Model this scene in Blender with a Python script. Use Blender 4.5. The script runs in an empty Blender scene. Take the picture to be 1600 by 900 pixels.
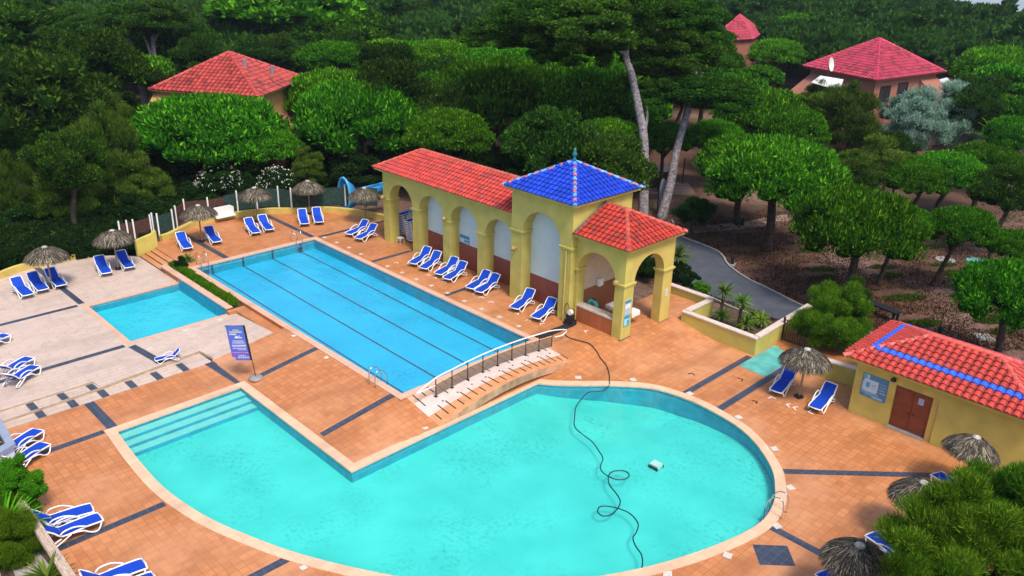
import bpy, bmesh, math, random
import numpy as np
from mathutils import Vector, Matrix
from mathutils.geometry import delaunay_2d_cdt
random.seed(5); rng=np.random.default_rng(5)
scn=bpy.context.scene
rad=math.radians

# ------------------------------------------------------------------ camera
FPX=1300.0; CZ=21.0
th,ro,az=rad(22.5),rad(1.6),rad(-44.93)
FW=Vector((math.cos(th)*math.cos(az),math.cos(th)*math.sin(az),-math.sin(th)))
_r=Vector((math.sin(az),-math.cos(az),0)); _u=_r.cross(FW)
RT=math.cos(ro)*_r+math.sin(ro)*_u; UP=-math.sin(ro)*_r+math.cos(ro)*_u
CAM=Vector((0,0,CZ))
cd=bpy.data.cameras.new('camera'); cam=bpy.data.objects.new('camera',cd); scn.collection.objects.link(cam)
cam.matrix_world=Matrix.Translation(CAM)@Matrix((RT,UP,-FW)).transposed().to_4x4()
cd.sensor_width=36; cd.lens=36*FPX/1600; cd.clip_start=0.5; cd.clip_end=9000
scn.camera=cam
# ------------------------------------------------------------------ light
SUN_EL=58; sd=Vector((-0.88,0.25,0)).normalized()
w=bpy.data.worlds.new("World"); scn.world=w; w.use_nodes=True
nt=w.node_tree; bg=nt.nodes['Background']; sky=nt.nodes.new('ShaderNodeTexSky'); sky.sky_type='NISHITA'
sky.sun_disc=False; sky.sun_elevation=rad(SUN_EL); sky.sun_rotation=math.atan2(sd.x,sd.y)
sky.air_density=1.0; sky.dust_density=3.0; sky.ozone_density=1.0
nt.links.new(sky.outputs[0],bg.inputs[0]); bg.inputs[1].default_value=0.135
sl=bpy.data.lights.new('sun','SUN'); sl.energy=2.0; sl.angle=rad(14); sl.color=(1,.91,.76)
so=bpy.data.objects.new('sun',sl); scn.collection.objects.link(so)
sv=Vector((sd.x*math.cos(rad(SUN_EL)),sd.y*math.cos(rad(SUN_EL)),math.sin(rad(SUN_EL))))
so.rotation_euler=sv.to_track_quat('Z','Y').to_euler()
scn.view_settings.view_transform='Standard'; scn.view_settings.look='None'
scn.view_settings.exposure=0.66; scn.view_settings.gamma=1
scn.render.engine='CYCLES'
scn.cycles.max_bounces=7; scn.cycles.diffuse_bounces=2; scn.cycles.glossy_bounces=2
scn.cycles.transmission_bounces=3; scn.cycles.transparent_max_bounces=6; scn.cycles.volume_bounces=0
scn.cycles.use_denoising=True; scn.cycles.caustics_reflective=False; scn.cycles.caustics_refractive=False

# ------------------------------------------------------------------ helpers
def ray(px,py): return FW+(px-800)/FPX*RT-(py-450)/FPX*UP
def P(px,py,z=0.0):
    d=ray(px,py); return CAM+d*((z-CZ)/d.z)
def PX(px,py,x):
    d=ray(px,py); return CAM+d*(x/d.x)
def PY(px,py,y):
    d=ray(px,py); return CAM+d*(y/d.y)
def PD(px,py,depth): return CAM+ray(px,py)*depth
def proj(v):
    q=Vector(v)-CAM; c=q.dot(FW)
    return 800+FPX*q.dot(RT)/c,450-FPX*q.dot(UP)/c,c
def clamp(t,a=0.,b=1.): return max(a,min(b,t))
L1=0.56; TZ=0.16
def hz(x,y):
    if y>-16.75: return 0.
    if y>-21: return L1*clamp((-y-16.75)/4.1)*clamp((x-25.9)/2.8)
    x0=25.8-3.3*clamp((-29.5-y)/4.5)
    return L1*clamp((x-x0)/3.0)
def G(px,py,f=hz):
    z=0.
    for _ in range(12):
        p=P(px,py,z); z=.5*z+.5*f(p.x,p.y)
    return Vector((p.x,p.y,f(p.x,p.y)))
def terr(x,y):
    if x<43.6 and y<-16.4: 
        return TZ+(hz(39.15,y)-TZ)*clamp((43.6-x)/4.45)
    return TZ
def link(o): scn.collection.objects.link(o); return o
def thing(name,label,cat,loc=(0,0,0),rz=0.,group=None):
    o=link(bpy.data.objects.new(name,None)); o.location=loc; o.rotation_euler=(0,0,rz); o.empty_display_size=.2
    return tag(o,label,cat,group)
def tag(o,label=None,cat=None,group=None,kind=None):
    if label:o['label']=label
    if cat:o['category']=cat
    if group:o['group']=group
    if kind:o['kind']=kind
    return o
def dup(o,parent=None):
    c=o.copy(); link(c); c.parent=parent
    for ch in list(o.children): dup(ch,c)
    return c
class MB:
    def __init__(s): s.v=[];s.f=[];s.c=[]
    def add(s,v,f,c=None):
        n=len(s.v); s.v+=[tuple(p) for p in v]; s.f+=[tuple(i+n for i in q) for q in f]; s.c+=[c]*len(f); return s
    def box(s,x0,x1,y0,y1,z0,z1,M=None,c=None):
        v=[Vector((x,y,z)) for x in(x0,x1) for y in(y0,y1) for z in(z0,z1)]
        if M: v=[M@p for p in v]
        return s.add(v,[(0,1,3,2),(4,6,7,5),(0,4,5,1),(2,3,7,6),(0,2,6,4),(1,5,7,3)],c)
    def tube(s,pts,r,n=8,closed=False,c=None,caps=True):
        pts=[Vector(p) for p in pts]; N=len(pts); rr=r if hasattr(r,'__len__') else [r]*N
        rings=[];a=None
        for i,p in enumerate(pts):
            if closed: t=(pts[(i+1)%N]-pts[i-1])
            else: t=(pts[min(i+1,N-1)]-pts[max(i-1,0)])
            t.normalize()
            if a is None:
                a=Vector((0,0,1)) if abs(t.z)<.9 else Vector((1,0,0))
            a=(a-t*a.dot(t)); a.normalize(); b=t.cross(a)
            rings.append([p+(a*math.cos(k*2*math.pi/n)+b*math.sin(k*2*math.pi/n))*rr[i] for k in range(n)])
        f=[]
        for i in range(N if closed else N-1):
            j=(i+1)%N
            for k in range(n): f.append((i*n+k,i*n+(k+1)%n,j*n+(k+1)%n,j*n+k))
        if not closed and caps: f+=[tuple(range(n-1,-1,-1)),tuple((N-1)*n+k for k in range(n))]
        return s.add([q for R in rings for q in R],f,c)
    def lathe(s,prof,n=16,M=None,c=None,cap=True):
        v=[Vector((r*math.cos(k*2*math.pi/n),r*math.sin(k*2*math.pi/n),z)) for r,z in prof for k in range(n)]
        if M: v=[M@p for p in v]
        f=[(i*n+k,i*n+(k+1)%n,(i+1)*n+(k+1)%n,(i+1)*n+k) for i in range(len(prof)-1) for k in range(n)]
        if cap: f+=[tuple(range(n-1,-1,-1)),tuple((len(prof)-1)*n+k for k in range(n))]
        return s.add(v,f,c)
    def prism(s,poly,z0,z1,c=None):
        n=len(poly)
        if sum(poly[i][0]*poly[(i+1)%n][1]-poly[(i+1)%n][0]*poly[i][1] for i in range(n))<0: poly=poly[::-1]
        v=[(p[0],p[1],z0) for p in poly]+[(p[0],p[1],z1) for p in poly]
        f=[tuple(range(n-1,-1,-1)),tuple(range(n,2*n))]+[(i,(i+1)%n,n+(i+1)%n,n+i) for i in range(n)]
        return s.add(v,f,c)
    def ext(s,poly,fn,a,b,c=None):
        """extrude a 2-D polygon: fn(u,v,t) -> xyz between t=a and t=b, triangulated caps"""
        n=len(poly)
        r=delaunay_2d_cdt([Vector(p) for p in poly],[],[list(range(n))],1,1e-6)
        vv,ff=r[0],r[2]
        s.add([fn(p[0],p[1],a) for p in vv],ff,c); s.add([fn(p[0],p[1],b) for p in vv],[tuple(q[::-1]) for q in ff],c)
        return s.add([fn(p[0],p[1],a) for p in poly]+[fn(p[0],p[1],b) for p in poly],[(i,(i+1)%n,n+(i+1)%n,n+i) for i in range(n)],c)
    def build(s,name,mat,parent=None,smooth=False,fix=True):
        me=bpy.data.meshes.new(name); me.from_pydata(s.v,[],s.f)
        if any(c is not None for c in s.c):
            ca=me.color_attributes.new('Col','FLOAT_COLOR','CORNER'); arr=[]
            for q,c in zip(s.f,s.c): arr+=list((*(c or (1,1,1)),1.))*len(q)
            ca.data.foreach_set('color',arr)
        if fix:
            bm=bmesh.new(); bm.from_mesh(me); bmesh.ops.recalc_face_normals(bm,faces=bm.faces); bm.to_mesh(me); bm.free()
        if smooth: me.polygons.foreach_set('use_smooth',[True]*len(me.polygons))
        me.materials.append(mat); o=link(bpy.data.objects.new(name,me)); o.parent=parent
        return o
def spline(pts,n=8,closed=False):
    out=[];N=len(pts);pts=[Vector(p) for p in pts]
    for i in range(N if closed else N-1):
        p=[pts[(i+k)%N] if closed else pts[clamp(i+k,0,N-1)] for k in(-1,0,1,2)]
        for j in range(n):
            t=j/n
            out.append(.5*((2*p[1])+(p[2]-p[0])*t+(2*p[0]-5*p[1]+4*p[2]-p[3])*t*t+(-p[0]+3*p[1]-3*p[2]+p[3])*t**3))
    if not closed: out.append(pts[-1])
    return out

# ------------------------------------------------------------------ materials
def mk(name):
    m=bpy.data.materials.new(name); m.use_nodes=True; t=m.node_tree; b=t.nodes['Principled BSDF']
    return m,t,b
def N(t,k,**kw):
    n=t.nodes.new(k)
    for a,v in kw.items(): setattr(n,a,v)
    return n
def mixc(t,fac,a,b,mode='MIX'):
    n=N(t,'ShaderNodeMix',data_type='RGBA',blend_type=mode)
    for i,v in((0,fac),(6,a),(7,b)):
        if isinstance(v,(int,float)): n.inputs[i].default_value=v
        elif isinstance(v,tuple): n.inputs[i].default_value=(*v,1)
        else: t.links.new(v,n.inputs[i])
    return n.outputs[2]
def pos(t,scale=1.,rot=None):
    g=N(t,'ShaderNodeNewGeometry'); m=N(t,'ShaderNodeMapping'); m.inputs['Scale'].default_value=(scale,)*3 if not isinstance(scale,tuple) else scale
    if rot: m.inputs['Rotation'].default_value=(0,0,rot)
    t.links.new(g.outputs['Position'],m.inputs[0]); return m.outputs[0]
def noise(t,scale,detail=4,vec=None,lo=.3,hi=.7,obj=False):
    n=N(t,'ShaderNodeTexNoise'); n.inputs['Scale'].default_value=scale; n.inputs['Detail'].default_value=detail
    if obj:
        tc=N(t,'ShaderNodeTexCoord'); t.links.new(tc.outputs['Object'],n.inputs[0])
    else: t.links.new(vec or pos(t),n.inputs[0])
    r=N(t,'ShaderNodeMapRange'); r.inputs[1].default_value=lo; r.inputs[2].default_value=hi
    t.links.new(n.outputs[0],r.inputs[0]); return r.outputs[0]
def bump(t,b,h,st=.3,d=.02):
    n=N(t,'ShaderNodeBump'); n.inputs['Strength'].default_value=st; n.inputs['Distance'].default_value=d
    t.links.new(h,n.inputs['Height']); t.links.new(n.outputs[0],b.inputs['Normal'])
def plain(name,col,rough=.6,var=.12,sc=3.,bmp=0,metal=0,spec=.5,stain=None):
    m,t,b=mk(name); b.inputs['Roughness'].default_value=rough; b.inputs['Metallic'].default_value=metal
    b.inputs['Specular IOR Level'].default_value=spec
    d=tuple(c*(1-var*1.6) for c in col); l=tuple(min(1,c*(1+var)) for c in col)
    c=mixc(t,noise(t,sc,6),d,l)
    if stain: c=mixc(t,noise(t,.7,6,pos(t,(1,1,.5)),.55,.8),c,stain)
    t.links.new(c,b.inputs['Base Color'])
    if bmp: bump(t,b,noise(t,sc*12,4),bmp)
    return m
def tiled(name,c1,c2,mortar,size,wide=1.,bleach=None,msize=.012,rough=.55,rot=0.,ms=.9):
    m,t,b=mk(name); br=N(t,'ShaderNodeTexBrick'); br.offset=0.0 if wide==1 else .5
    v=pos(t,1.,rot); t.links.new(v,br.inputs[0])
    for k,val in(('Scale',1.),('Mortar Size',msize),('Mortar Smooth',.4),('Bias',0.),('Brick Width',size*wide),('Row Height',size)): br.inputs[k].default_value=val
    br.inputs['Color1'].default_value=(*c1,1); br.inputs['Color2'].default_value=(*c2,1); br.inputs['Mortar'].default_value=(*mortar,1)
    c=br.outputs[0]
    c=mixc(t,ms,noiseC(t,c1,c2),c)
    if bleach:
        c=mixc(t,noise(t,.22,5,None,.45,.75),c,bleach)
        c=mixc(t,noise(t,2.3,6,None,.5,.95),c,tuple(k*.62 for k in c1))
    st=noise(t,.8,8,pos(t,(1,.35,1)),.5,.85); c=mixc(t,st,c,tuple(k*.7 for k in c2))
    t.links.new(c,b.inputs['Base Color']); b.inputs['Roughness'].default_value=rough
    bump(t,b,br.outputs['Fac'],-.25,.01)
    return m
def noiseC(t,a,b): return mixc(t,noise(t,1.3,7),a,b)
def colattr(name,rough=.6,mult=1.,nz=.25,bmp=0):
    m,t,b=mk(name); a=N(t,'ShaderNodeVertexColor'); a.layer_name='Col'
    c=mixc(t,noise(t,6,6,None,.35,.85),a.outputs[0],(.5,.5,.5),'MULTIPLY') if nz else a.outputs[0]
    if nz: c=mixc(t,nz,a.outputs[0],c)
    t.links.new(c,b.inputs['Base Color']); b.inputs['Roughness'].default_value=rough
    return m
def leafmat(name,dark,light,tip=(.16,.30,.02),trans=.25,randv=.35):
    m,t,b=mk(name); t.nodes.remove(b); out=t.nodes['Material Output']
    a=N(t,'ShaderNodeVertexColor'); a.layer_name='Col'; sep=N(t,'ShaderNodeSeparateColor'); t.links.new(a.outputs[0],sep.inputs[0])
    oi=N(t,'ShaderNodeObjectInfo')
    c=mixc(t,sep.outputs[0],dark,light); c=mixc(t,sep.outputs[1],c,tip)
    h=N(t,'ShaderNodeHueSaturation'); mr=N(t,'ShaderNodeMapRange'); mr.inputs[3].default_value=1-randv; mr.inputs[4].default_value=1+randv*.8
    t.links.new(oi.outputs['Random'],mr.inputs[0]); t.links.new(mr.outputs[0],h.inputs['Value']); t.links.new(c,h.inputs['Color'])
    mh=N(t,'ShaderNodeMapRange'); mh.inputs[3].default_value=.488; mh.inputs[4].default_value=.512
    mm=N(t,'ShaderNodeMath',operation='FRACT'); m2=N(t,'ShaderNodeMath',operation='MULTIPLY'); m2.inputs[1].default_value=7.3
    t.links.new(oi.outputs['Random'],m2.inputs[0]); t.links.new(m2.outputs[0],mm.inputs[0]); t.links.new(mm.outputs[0],mh.inputs[0]); t.links.new(mh.outputs[0],h.inputs['Hue'])
    d=N(t,'ShaderNodeBsdfDiffuse'); tr=N(t,'ShaderNodeBsdfTranslucent'); mx=N(t,'ShaderNodeMixShader'); mx.inputs[0].default_value=trans
    t.links.new(h.outputs[0],d.inputs[0]); t.links.new(h.outputs[0],tr.inputs[0])
    t.links.new(d.outputs[0],mx.inputs[1]); t.links.new(tr.outputs[0],mx.inputs[2]); t.links.new(mx.outputs[0],out.inputs[0])
    return m
M={}
M['deck']=tiled('terracotta paving',(.57,.225,.080),(.44,.160,.055),(.30,.12,.055),.33,bleach=(.60,.29,.15),msize=.016)
M['white_tile']=tiled('pale stone paving',(.58,.455,.385),(.53,.415,.355),(.36,.27,.23),.33,wide=3,bleach=(.58,.45,.39),rot=math.pi/2,msize=.018)
M['band']=tiled('dark slate band',(.035,.045,.075),(.05,.065,.10),(.12,.13,.16),.33,msize=.01,rough=.4)
M['coping']=tiled('pale coping stone',(.74,.50,.34),(.66,.43,.29),(.5,.33,.22),.45,msize=.01)
M['coping_lap']=tiled('pink coping stone',(.68,.42,.30),(.62,.38,.27),(.45,.28,.2),.45,msize=.01)
M['yellow']=plain('yellow render',(.53,.455,.12),.85,.10,1.1,.25,spec=.2,stain=(.50,.42,.13))
M['yellow_warm']=plain('ochre wall render',(.56,.43,.12),.85,.07,1.3,.25,spec=.2)
M['white_wall']=plain('pale blue white render',(.56,.66,.66),.8,.04,1.,.1,spec=.2)
M['red_wall']=plain('dark red plinth paint',(.26,.065,.045),.7,.1,2.)
M['orange_wall']=tiled('terracotta wall tile',(.45,.14,.05),(.38,.11,.04),(.25,.1,.05),.25)
M['cream']=plain('cream render',(.62,.50,.36),.8,.05,2.)
M['tile']=colattr('clay roof tiles',.55)
M['bluetile']=colattr('glazed blue roof tiles',.3)
M['ridge']=colattr('ridge tiles',.6)
M['white']=plain('white plastic',(.80,.80,.80),.4,.03,5.)
M['whitecap']=plain('pale wall coping',(.62,.52,.46),.7,.1,4.)
M['sling']=plain('blue sling fabric',(.006,.055,.47),.75,.10,20.,spec=.2)
M['wood']=plain('weathered timber',(.30,.22,.15),.8,.2,8.,.3)
M['greywood']=plain('sun bleached timber',(.56,.44,.36),.8,.2,8.,.3)
M['door']=plain('brown red door paint',(.20,.045,.022),.5,.12,3.)
M['steel']=plain('stainless steel',(.62,.62,.62),.2,.03,5.,metal=1)
M['iron']=plain('dark iron',(.03,.022,.018),.5,.2,5.)
M['black']=plain('black rubber',(.012,.013,.017),.55,.2,5.)
M['hose']=plain('blue black hose',(.012,.03,.05),.45,.1,5.)
M['asphalt']=plain('asphalt',(.065,.075,.10),.85,.15,1.2,.5)
M['kerb']=plain('concrete kerb',(.30,.29,.28),.8,.15,3.)
M['concrete']=plain('grey concrete',(.34,.31,.30),.85,.15,3.,.3)
M['pink_path']=plain('pink gravel path',(.30,.20,.17),.9,.2,2.,.4)
M['teal']=plain('worn teal floor paint',(.10,.42,.40),.6,.22,1.5)
M['slide']=plain('blue fibreglass',(.03,.22,.52),.35,.12,3.)
M['grey']=plain('grey plastic',(.20,.22,.27),.5,.1,5.)
M['bluegrey']=plain('blue grey paint',(.26,.31,.42),.6,.06,5.)
M['dark']=plain('dark interior',(.03,.018,.012),.8,.2,5.)
M['pinetrunk']=plain('grey pine bark',(.26,.235,.26),.9,.45,5.,.9)
M['bark']=plain('dark bark',(.07,.05,.035),.9,.4,4.,.8)
M['soil']=plain('planter soil',(.09,.06,.035),.95,.3,3.,.5)
M['salmon']=plain('salmon render',(.36,.145,.105),.85,.08,1.,.2)
M['tan']=plain('tan render',(.52,.34,.12),.85,.08,1.,.2)
M['glassdark']=plain('dark window glass',(.02,.025,.035),.1,.1,3.)
M['awning']=plain('pale awning cloth',(.55,.56,.60),.8,.06,3.)
M['reed']=plain('brown reed screen',(.10,.045,.035),.9,.4,(9.))
M['greenmesh']=plain('dark green screen',(.02,.06,.05),.8,.3,5.)
M['stepface']=plain('tan step riser',(.42,.33,.24),.8,.15,3.)
M['flash']=plain('dark lead flashing',(.12,.09,.10),.7,.3,5.)
M['riser']=plain('painted shade riser',(.16,.055,.025),.7,.2,3.)  # dark tone paints shade onto the faces of the four stairs
M['lampochre']=plain('dull ochre lamp glass',(.36,.27,.10),.5,.2,9.)
M['lid']=plain('off white plastic lid',(.58,.55,.50),.5,.08,6.)
M['ptrim']=plain('pale lilac bridge paving',(.60,.50,.46),.7,.07,3.)
M['borange']=plain('orange bridge paving',(.60,.27,.12),.7,.12,2.)
M['bside']=plain('stained bridge side render',(.50,.30,.19),.85,.25,1.5,.2,stain=(.22,.12,.06))
M['signblue']=colattr('printed panel',.4,nz=0)
def groundmat():
    m,t,b=mk('forest floor'); b.inputs['Roughness'].default_value=.95
    c=mixc(t,noise(t,.25,8),(.065,.028,.016),(.17,.082,.055)); c=mixc(t,noise(t,.09,6,None,.50,.66),c,(.25,.15,.125))
    c=mixc(t,noise(t,3.,8,None,.4,.8),c,(.05,.022,.012)); c=mixc(t,noise(t,.5,6,None,.58,.75),c,(.06,.07,.015))
    t.links.new(c,b.inputs['Base Color']); bump(t,b,noise(t,8,6),.6,.08); return m
M['ground']=groundmat()
def poolmat(name,a,b_,grid=.0):
    m,t,b=mk(name); c=mixc(t,noise(t,.5,6),a,b_)
    mm=N(t,'ShaderNodeMath',operation='MULTIPLY'); t.links.new(noise(t,5.5,10,pos(t,(1,1,1)),.50,.72),mm.inputs[0]); t.links.new(noise(t,.28,4,None,.46,.66),mm.inputs[1])
    m3=N(t,'ShaderNodeMath',operation='MULTIPLY'); m3.inputs[1].default_value=.75; t.links.new(mm.outputs[0],m3.inputs[0]); c=mixc(t,m3.outputs[0],c,tuple(k*.55 for k in a))
    t.links.new(c,b.inputs['Base Color']); b.inputs['Roughness'].default_value=.5; return m
M['basin_big']=poolmat('turquoise pool lining',(.032,.53,.46),(.055,.65,.56))
M['basin_lap']=poolmat('blue pool lining',(.012,.38,.64),(.02,.46,.74))
M['basin_small']=poolmat('blue paddling pool lining',(.02,.48,.62),(.03,.57,.70))
M['poolstep']=plain('pale pool step lining',(.15,.58,.50),.5,.05,2.)
M['poolwall']=plain('blue pool wall tile',(.018,.33,.44),.5,.12,2.)
M['wallband']=plain('green blue waterline tile',(.02,.28,.45),.4,.15,4.)
def watermat():
    m,t,b=mk('pool water'); t.nodes.remove(b); out=t.nodes['Material Output']
    tr=N(t,'ShaderNodeBsdfTransparent'); tr.inputs[0].default_value=(.93,.985,1,1)
    gl=N(t,'ShaderNodeBsdfGlossy'); gl.inputs['Roughness'].default_value=.03
    fr=N(t,'ShaderNodeFresnel'); fr.inputs[0].default_value=1.6; mx=N(t,'ShaderNodeMixShader')
    n1=N(t,'ShaderNodeTexNoise'); n1.inputs['Scale'].default_value=1.1; n1.inputs['Detail'].default_value=5; t.links.new(pos(t,(1,1.6,1)),n1.inputs[0])
    n2=N(t,'ShaderNodeTexNoise'); n2.inputs['Scale'].default_value=5.; n2.inputs['Detail'].default_value=3; t.links.new(pos(t),n2.inputs[0])
    ad=N(t,'ShaderNodeMath',operation='MULTIPLY_ADD'); ad.inputs[1].default_value=.22; t.links.new(n2.outputs[0],ad.inputs[0]); t.links.new(n1.outputs[0],ad.inputs[2])
    bp=N(t,'ShaderNodeBump'); bp.inputs['Strength'].default_value=.28; bp.inputs['Distance'].default_value=.17; t.links.new(ad.outputs[0],bp.inputs['Height'])
    for q in(gl,fr): t.links.new(bp.outputs[0],q.inputs['Normal'])
    gm=N(t,'ShaderNodeNewGeometry'); bf=N(t,'ShaderNodeMath',operation='SUBTRACT'); bf.inputs[0].default_value=1.; t.links.new(gm.outputs['Backfacing'],bf.inputs[1]); fm_=N(t,'ShaderNodeMath',operation='MULTIPLY'); t.links.new(fr.outputs[0],fm_.inputs[0]); t.links.new(bf.outputs[0],fm_.inputs[1])
    t.links.new(fm_.outputs[0],mx.inputs[0]); t.links.new(tr.outputs[0],mx.inputs[1]); t.links.new(gl.outputs[0],mx.inputs[2]); t.links.new(mx.outputs[0],out.inputs[0])
    return m
M['water']=watermat()
M['sea']=plain('sea water',(.30,.34,.38),.35,.1,.02)
def thatchmat():
    m,t,b=mk('dry palm thatch'); a=N(t,'ShaderNodeVertexColor'); a.layer_name='Col'; t.links.new(a.outputs[0],b.inputs['Base Color']); b.inputs['Roughness'].default_value=.9; return m
M['thatch']=thatchmat(); M['thatchcap']=plain('pale parasol cap',(.45,.43,.40),.7,.3,9.)
M['pine']=leafmat('stone pine needles',(.013,.060,.003),(.065,.25,.010),(.19,.50,.022))
M['aleppo']=leafmat('aleppo pine needles',(.010,.034,.005),(.032,.090,.010),(.10,.19,.018))
M['olive']=leafmat('tamarisk foliage',(.026,.070,.008),(.075,.155,.016),(.20,.29,.035))
M['silver']=leafmat('silver olive foliage',(.10,.20,.14),(.26,.42,.31),(.42,.56,.44))
M['darkleaf']=leafmat('dark shrub foliage',(.010,.030,.008),(.025,.065,.012),(.07,.14,.02))
M['bright']=leafmat('bright green foliage',(.05,.18,.008),(.12,.36,.014),(.22,.48,.03))
M['bigleaf']=leafmat('feathery bush foliage',(.026,.090,.005),(.085,.22,.011),(.24,.40,.025),randv=.15)
M['tallpine']=leafmat('tall pine needles',(.012,.042,.006),(.036,.11,.010),(.10,.24,.02),randv=.2)
M['palm']=leafmat('palm fronds',(.06,.14,.02),(.13,.27,.03),(.30,.33,.05))
M['flowerwhite']=leafmat('white blossom',(.55,.55,.45),(.8,.8,.7),(.8,.8,.7))
M['flowerpink']=leafmat('pink blossom',(.50,.22,.26),(.65,.35,.38),(.7,.4,.4))
M['flowerpurple']=leafmat('purple blossom',(.14,.02,.28),(.24,.04,.42),(.3,.1,.5))
M['farforest']=leafmat('distant forest foliage',(.020,.055,.012),(.045,.12,.018),(.07,.16,.02),randv=0)

# ------------------------------------------------------------------ ground, sea, road
mb=MB(); mb.add([(-9000,-9000,-26),(9000,-9000,-26),(9000,9000,-26),(-9000,9000,-26)],[(0,1,2,3)]); tag(mb.build('sea',M['sea'],fix=False),kind='structure')
def flat(name,poly,z,mat,kind='structure'):
    mb=MB(); r=delaunay_2d_cdt([Vector(p[:2]) for p in poly],[],[list(range(len(poly)))],1,1e-6)
    mb.add([(p[0],p[1],z) for p in r[0]],r[2]); o=mb.build(name,mat,fix=False)
    for p in o.data.polygons: pass
    tag(o,kind=kind); return o
outer=[P(*p,-.2) for p in [(1050,345),(1062,368),(1090,380),(1118,392),(1130,402),(1138,415),(1165,435),(1200,452),(1245,475),(1290,495),(1340,512),(1395,540)]]
inner=[P(*p,-.2) for p in [(1350,590),(1290,545),(1240,512),(1232,507),(1180,485),(1150,475),(1112,462),(1075,447),(1045,432),(1020,405),(1030,380),(1020,350)]]
so_=[Vector(p) for p in spline(outer,5)]; si_=[Vector(p) for p in spline(inner,5)]
flat('road',so_+si_,-.19,M['asphalt'])
def ribbon(name,line,wd,z0,z1,mat,kind=None,f=None):
    mb=MB(); n=len(line); vs=[]
    for i,p in enumerate(line):
        t=(line[min(i+1,n-1)]-line[max(i-1,0)]); t.z=0; t.normalize(); s=Vector((-t.y,t.x,0))*wd/2
        b=(f(p.x,p.y) if f else 0.)
        for q in(p-s,p+s): vs+= [(q.x,q.y,b+z0),(q.x,q.y,b+z1)]
    fs=[]
    for i in range(n-1):
        a=i*4;c=a+4; fs+=[(a,a+1,c+1,c),(a+1,a+3,c+3,c+1),(a+3,a+2,c+2,c+3),(a+2,a,c,c+2)]
    fs+=[(0,2,3,1),((n-1)*4,(n-1)*4+1,(n-1)*4+3,(n-1)*4+2)]
    mb.add(vs,fs); o=mb.build(name,mat)
    if kind: tag(o,kind=kind)
    return o
ribbon('kerb',so_,.15,-.2,-.09,M['kerb'],'structure'); 
pl_=[P(*p,-.2) for p in [(1045,398),(1080,448),(1120,462),(1160,476),(1200,492),(1240,505)]]
pl2=[P(*p,-.2) for p in [(1075,452),(1110,466),(1140,480),(1175,494),(1220,516),(1245,528)]]
ribbon('kerb',spline(pl2,5),.12,-.2,-.08,M['kerb'],'structure')
ribbon('path',spline([P(*p,-.2) for p in [(1060,360),(1095,357),(1130,354),(1180,349),(1225,340),(1290,338),(1340,345)]],4),1.6,-.05,.012,M['pink_path'],'structure',lambda x,y:-.25)

HAZE=.00018
mb=MB(); mb.box(-60,900,-900,60,-40,30); hzb=mb.build('haze',bpy.data.materials.new('air')); tag(hzb,kind='stuff')
hm=hzb.data.materials[0]; hm.use_nodes=True; ht=hm.node_tree; ht.nodes.remove(ht.nodes['Principled BSDF']); vo=ht.nodes.new('ShaderNodeVolumePrincipled')
vo.inputs['Color'].default_value=(.72,.85,1,1); vo.inputs['Density'].default_value=HAZE; vo.inputs['Anisotropy'].default_value=.3; ht.links.new(vo.outputs[0],ht.nodes['Material Output'].inputs['Volume'])
# ------------------------------------------------------------------ pools (plan shapes)
big=[(35.45,-10.2),(35.5,-16.32),(25.72,-16.3),(25.8,-27.8),(25.1,-28.35)]
arc=[(25.1,-28.35),(24.5,-28.95),(23.81,-29.72),(23.0,-30.6),(21.47,-31.85),(19.6,-32.28),(17.9,-32.2),(16.3,-31.85),(14.9,-31.1),(13.55,-29.95),(12.75,-28.8),(12.3,-27.9),(12.0,-26.6),(12.1,-25.2),(12.55,-23.4),(13.3,-21.3),(14.25,-19.4),(15.7,-17.2),(17.5,-15.2),(19.66,-13.6),(22.5,-12.0),(25.0,-11.0),(27.2,-10.35),(29.8,-9.98),(32.5,-10.0),(35.45,-10.2)]
arcs=[(p[0],p[1]) for p in spline([Vector((*p,0)) for p in arc],5)]
def dens(poly,s=.6):
    out=[]
    for i in range(len(poly)):
        a=Vector((*poly[i][:2],));b=Vector((*poly[(i+1)%len(poly)][:2],)); k=max(1,int((b-a).length/s))
        out+=[tuple(a+(b-a)*j/k) for j in range(k)]
    return out
BIG=dens(big[:-1]+arcs[:-1])
LAPX0,LAPX1,LAPY0,LAPY1=28.75,51.15,-30.35,-21.3
LAP=dens([(LAPX0,LAPY1),(LAPX1,LAPY1),(LAPX1,LAPY0),(LAPX0,LAPY0)])
SM=dens([(43.85,-14.15),(50.35,-14.15),(50.35,-19.78),(43.85,-19.78)])
def inside(p,poly):
    c=False;j=len(poly)-1
    for i in range(len(poly)):
        if (poly[i][1]>p[1])!=(poly[j][1]>p[1]) and p[0]<(poly[j][0]-poly[i][0])*(p[1]-poly[i][1])/(poly[j][1]-poly[i][1])+poly[i][0]: c=not c
        j=i
    return c
def sheet(name,outerp,holes,f,mat,dz=0.,grid=.7):
    outerp=dens(outerp,.7); vs=[];es=[]
    for pl in [outerp]+holes:
        n0=len(vs); vs+=[Vector(p) for p in pl]; es+=[(n0+i,n0+(i+1)%len(pl)) for i in range(len(pl))]
    xs=[p[0] for p in outerp];ys=[p[1] for p in outerp]
    x=min(xs)
    while x<max(xs):
        y=min(ys)
        while y<max(ys):
            if inside((x,y),outerp) and not any(inside((x,y),h) for h in holes): vs.append(Vector((x,y)))
            y+=grid
        x+=grid
    r=delaunay_2d_cdt(vs,es,[],0,1e-4); V=r[0]; fs=[]
    for q in r[2]:
        c=sum((V[i] for i in q),Vector((0,0)))/len(q)
        if inside(c,outerp) and not any(inside(c,h) for h in holes): fs.append(q)
    mb=MB(); mb.add([(v.x,v.y,f(v.x,v.y)+dz) for v in V],fs); o=mb.build(name,mat,fix=False); return o
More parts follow.
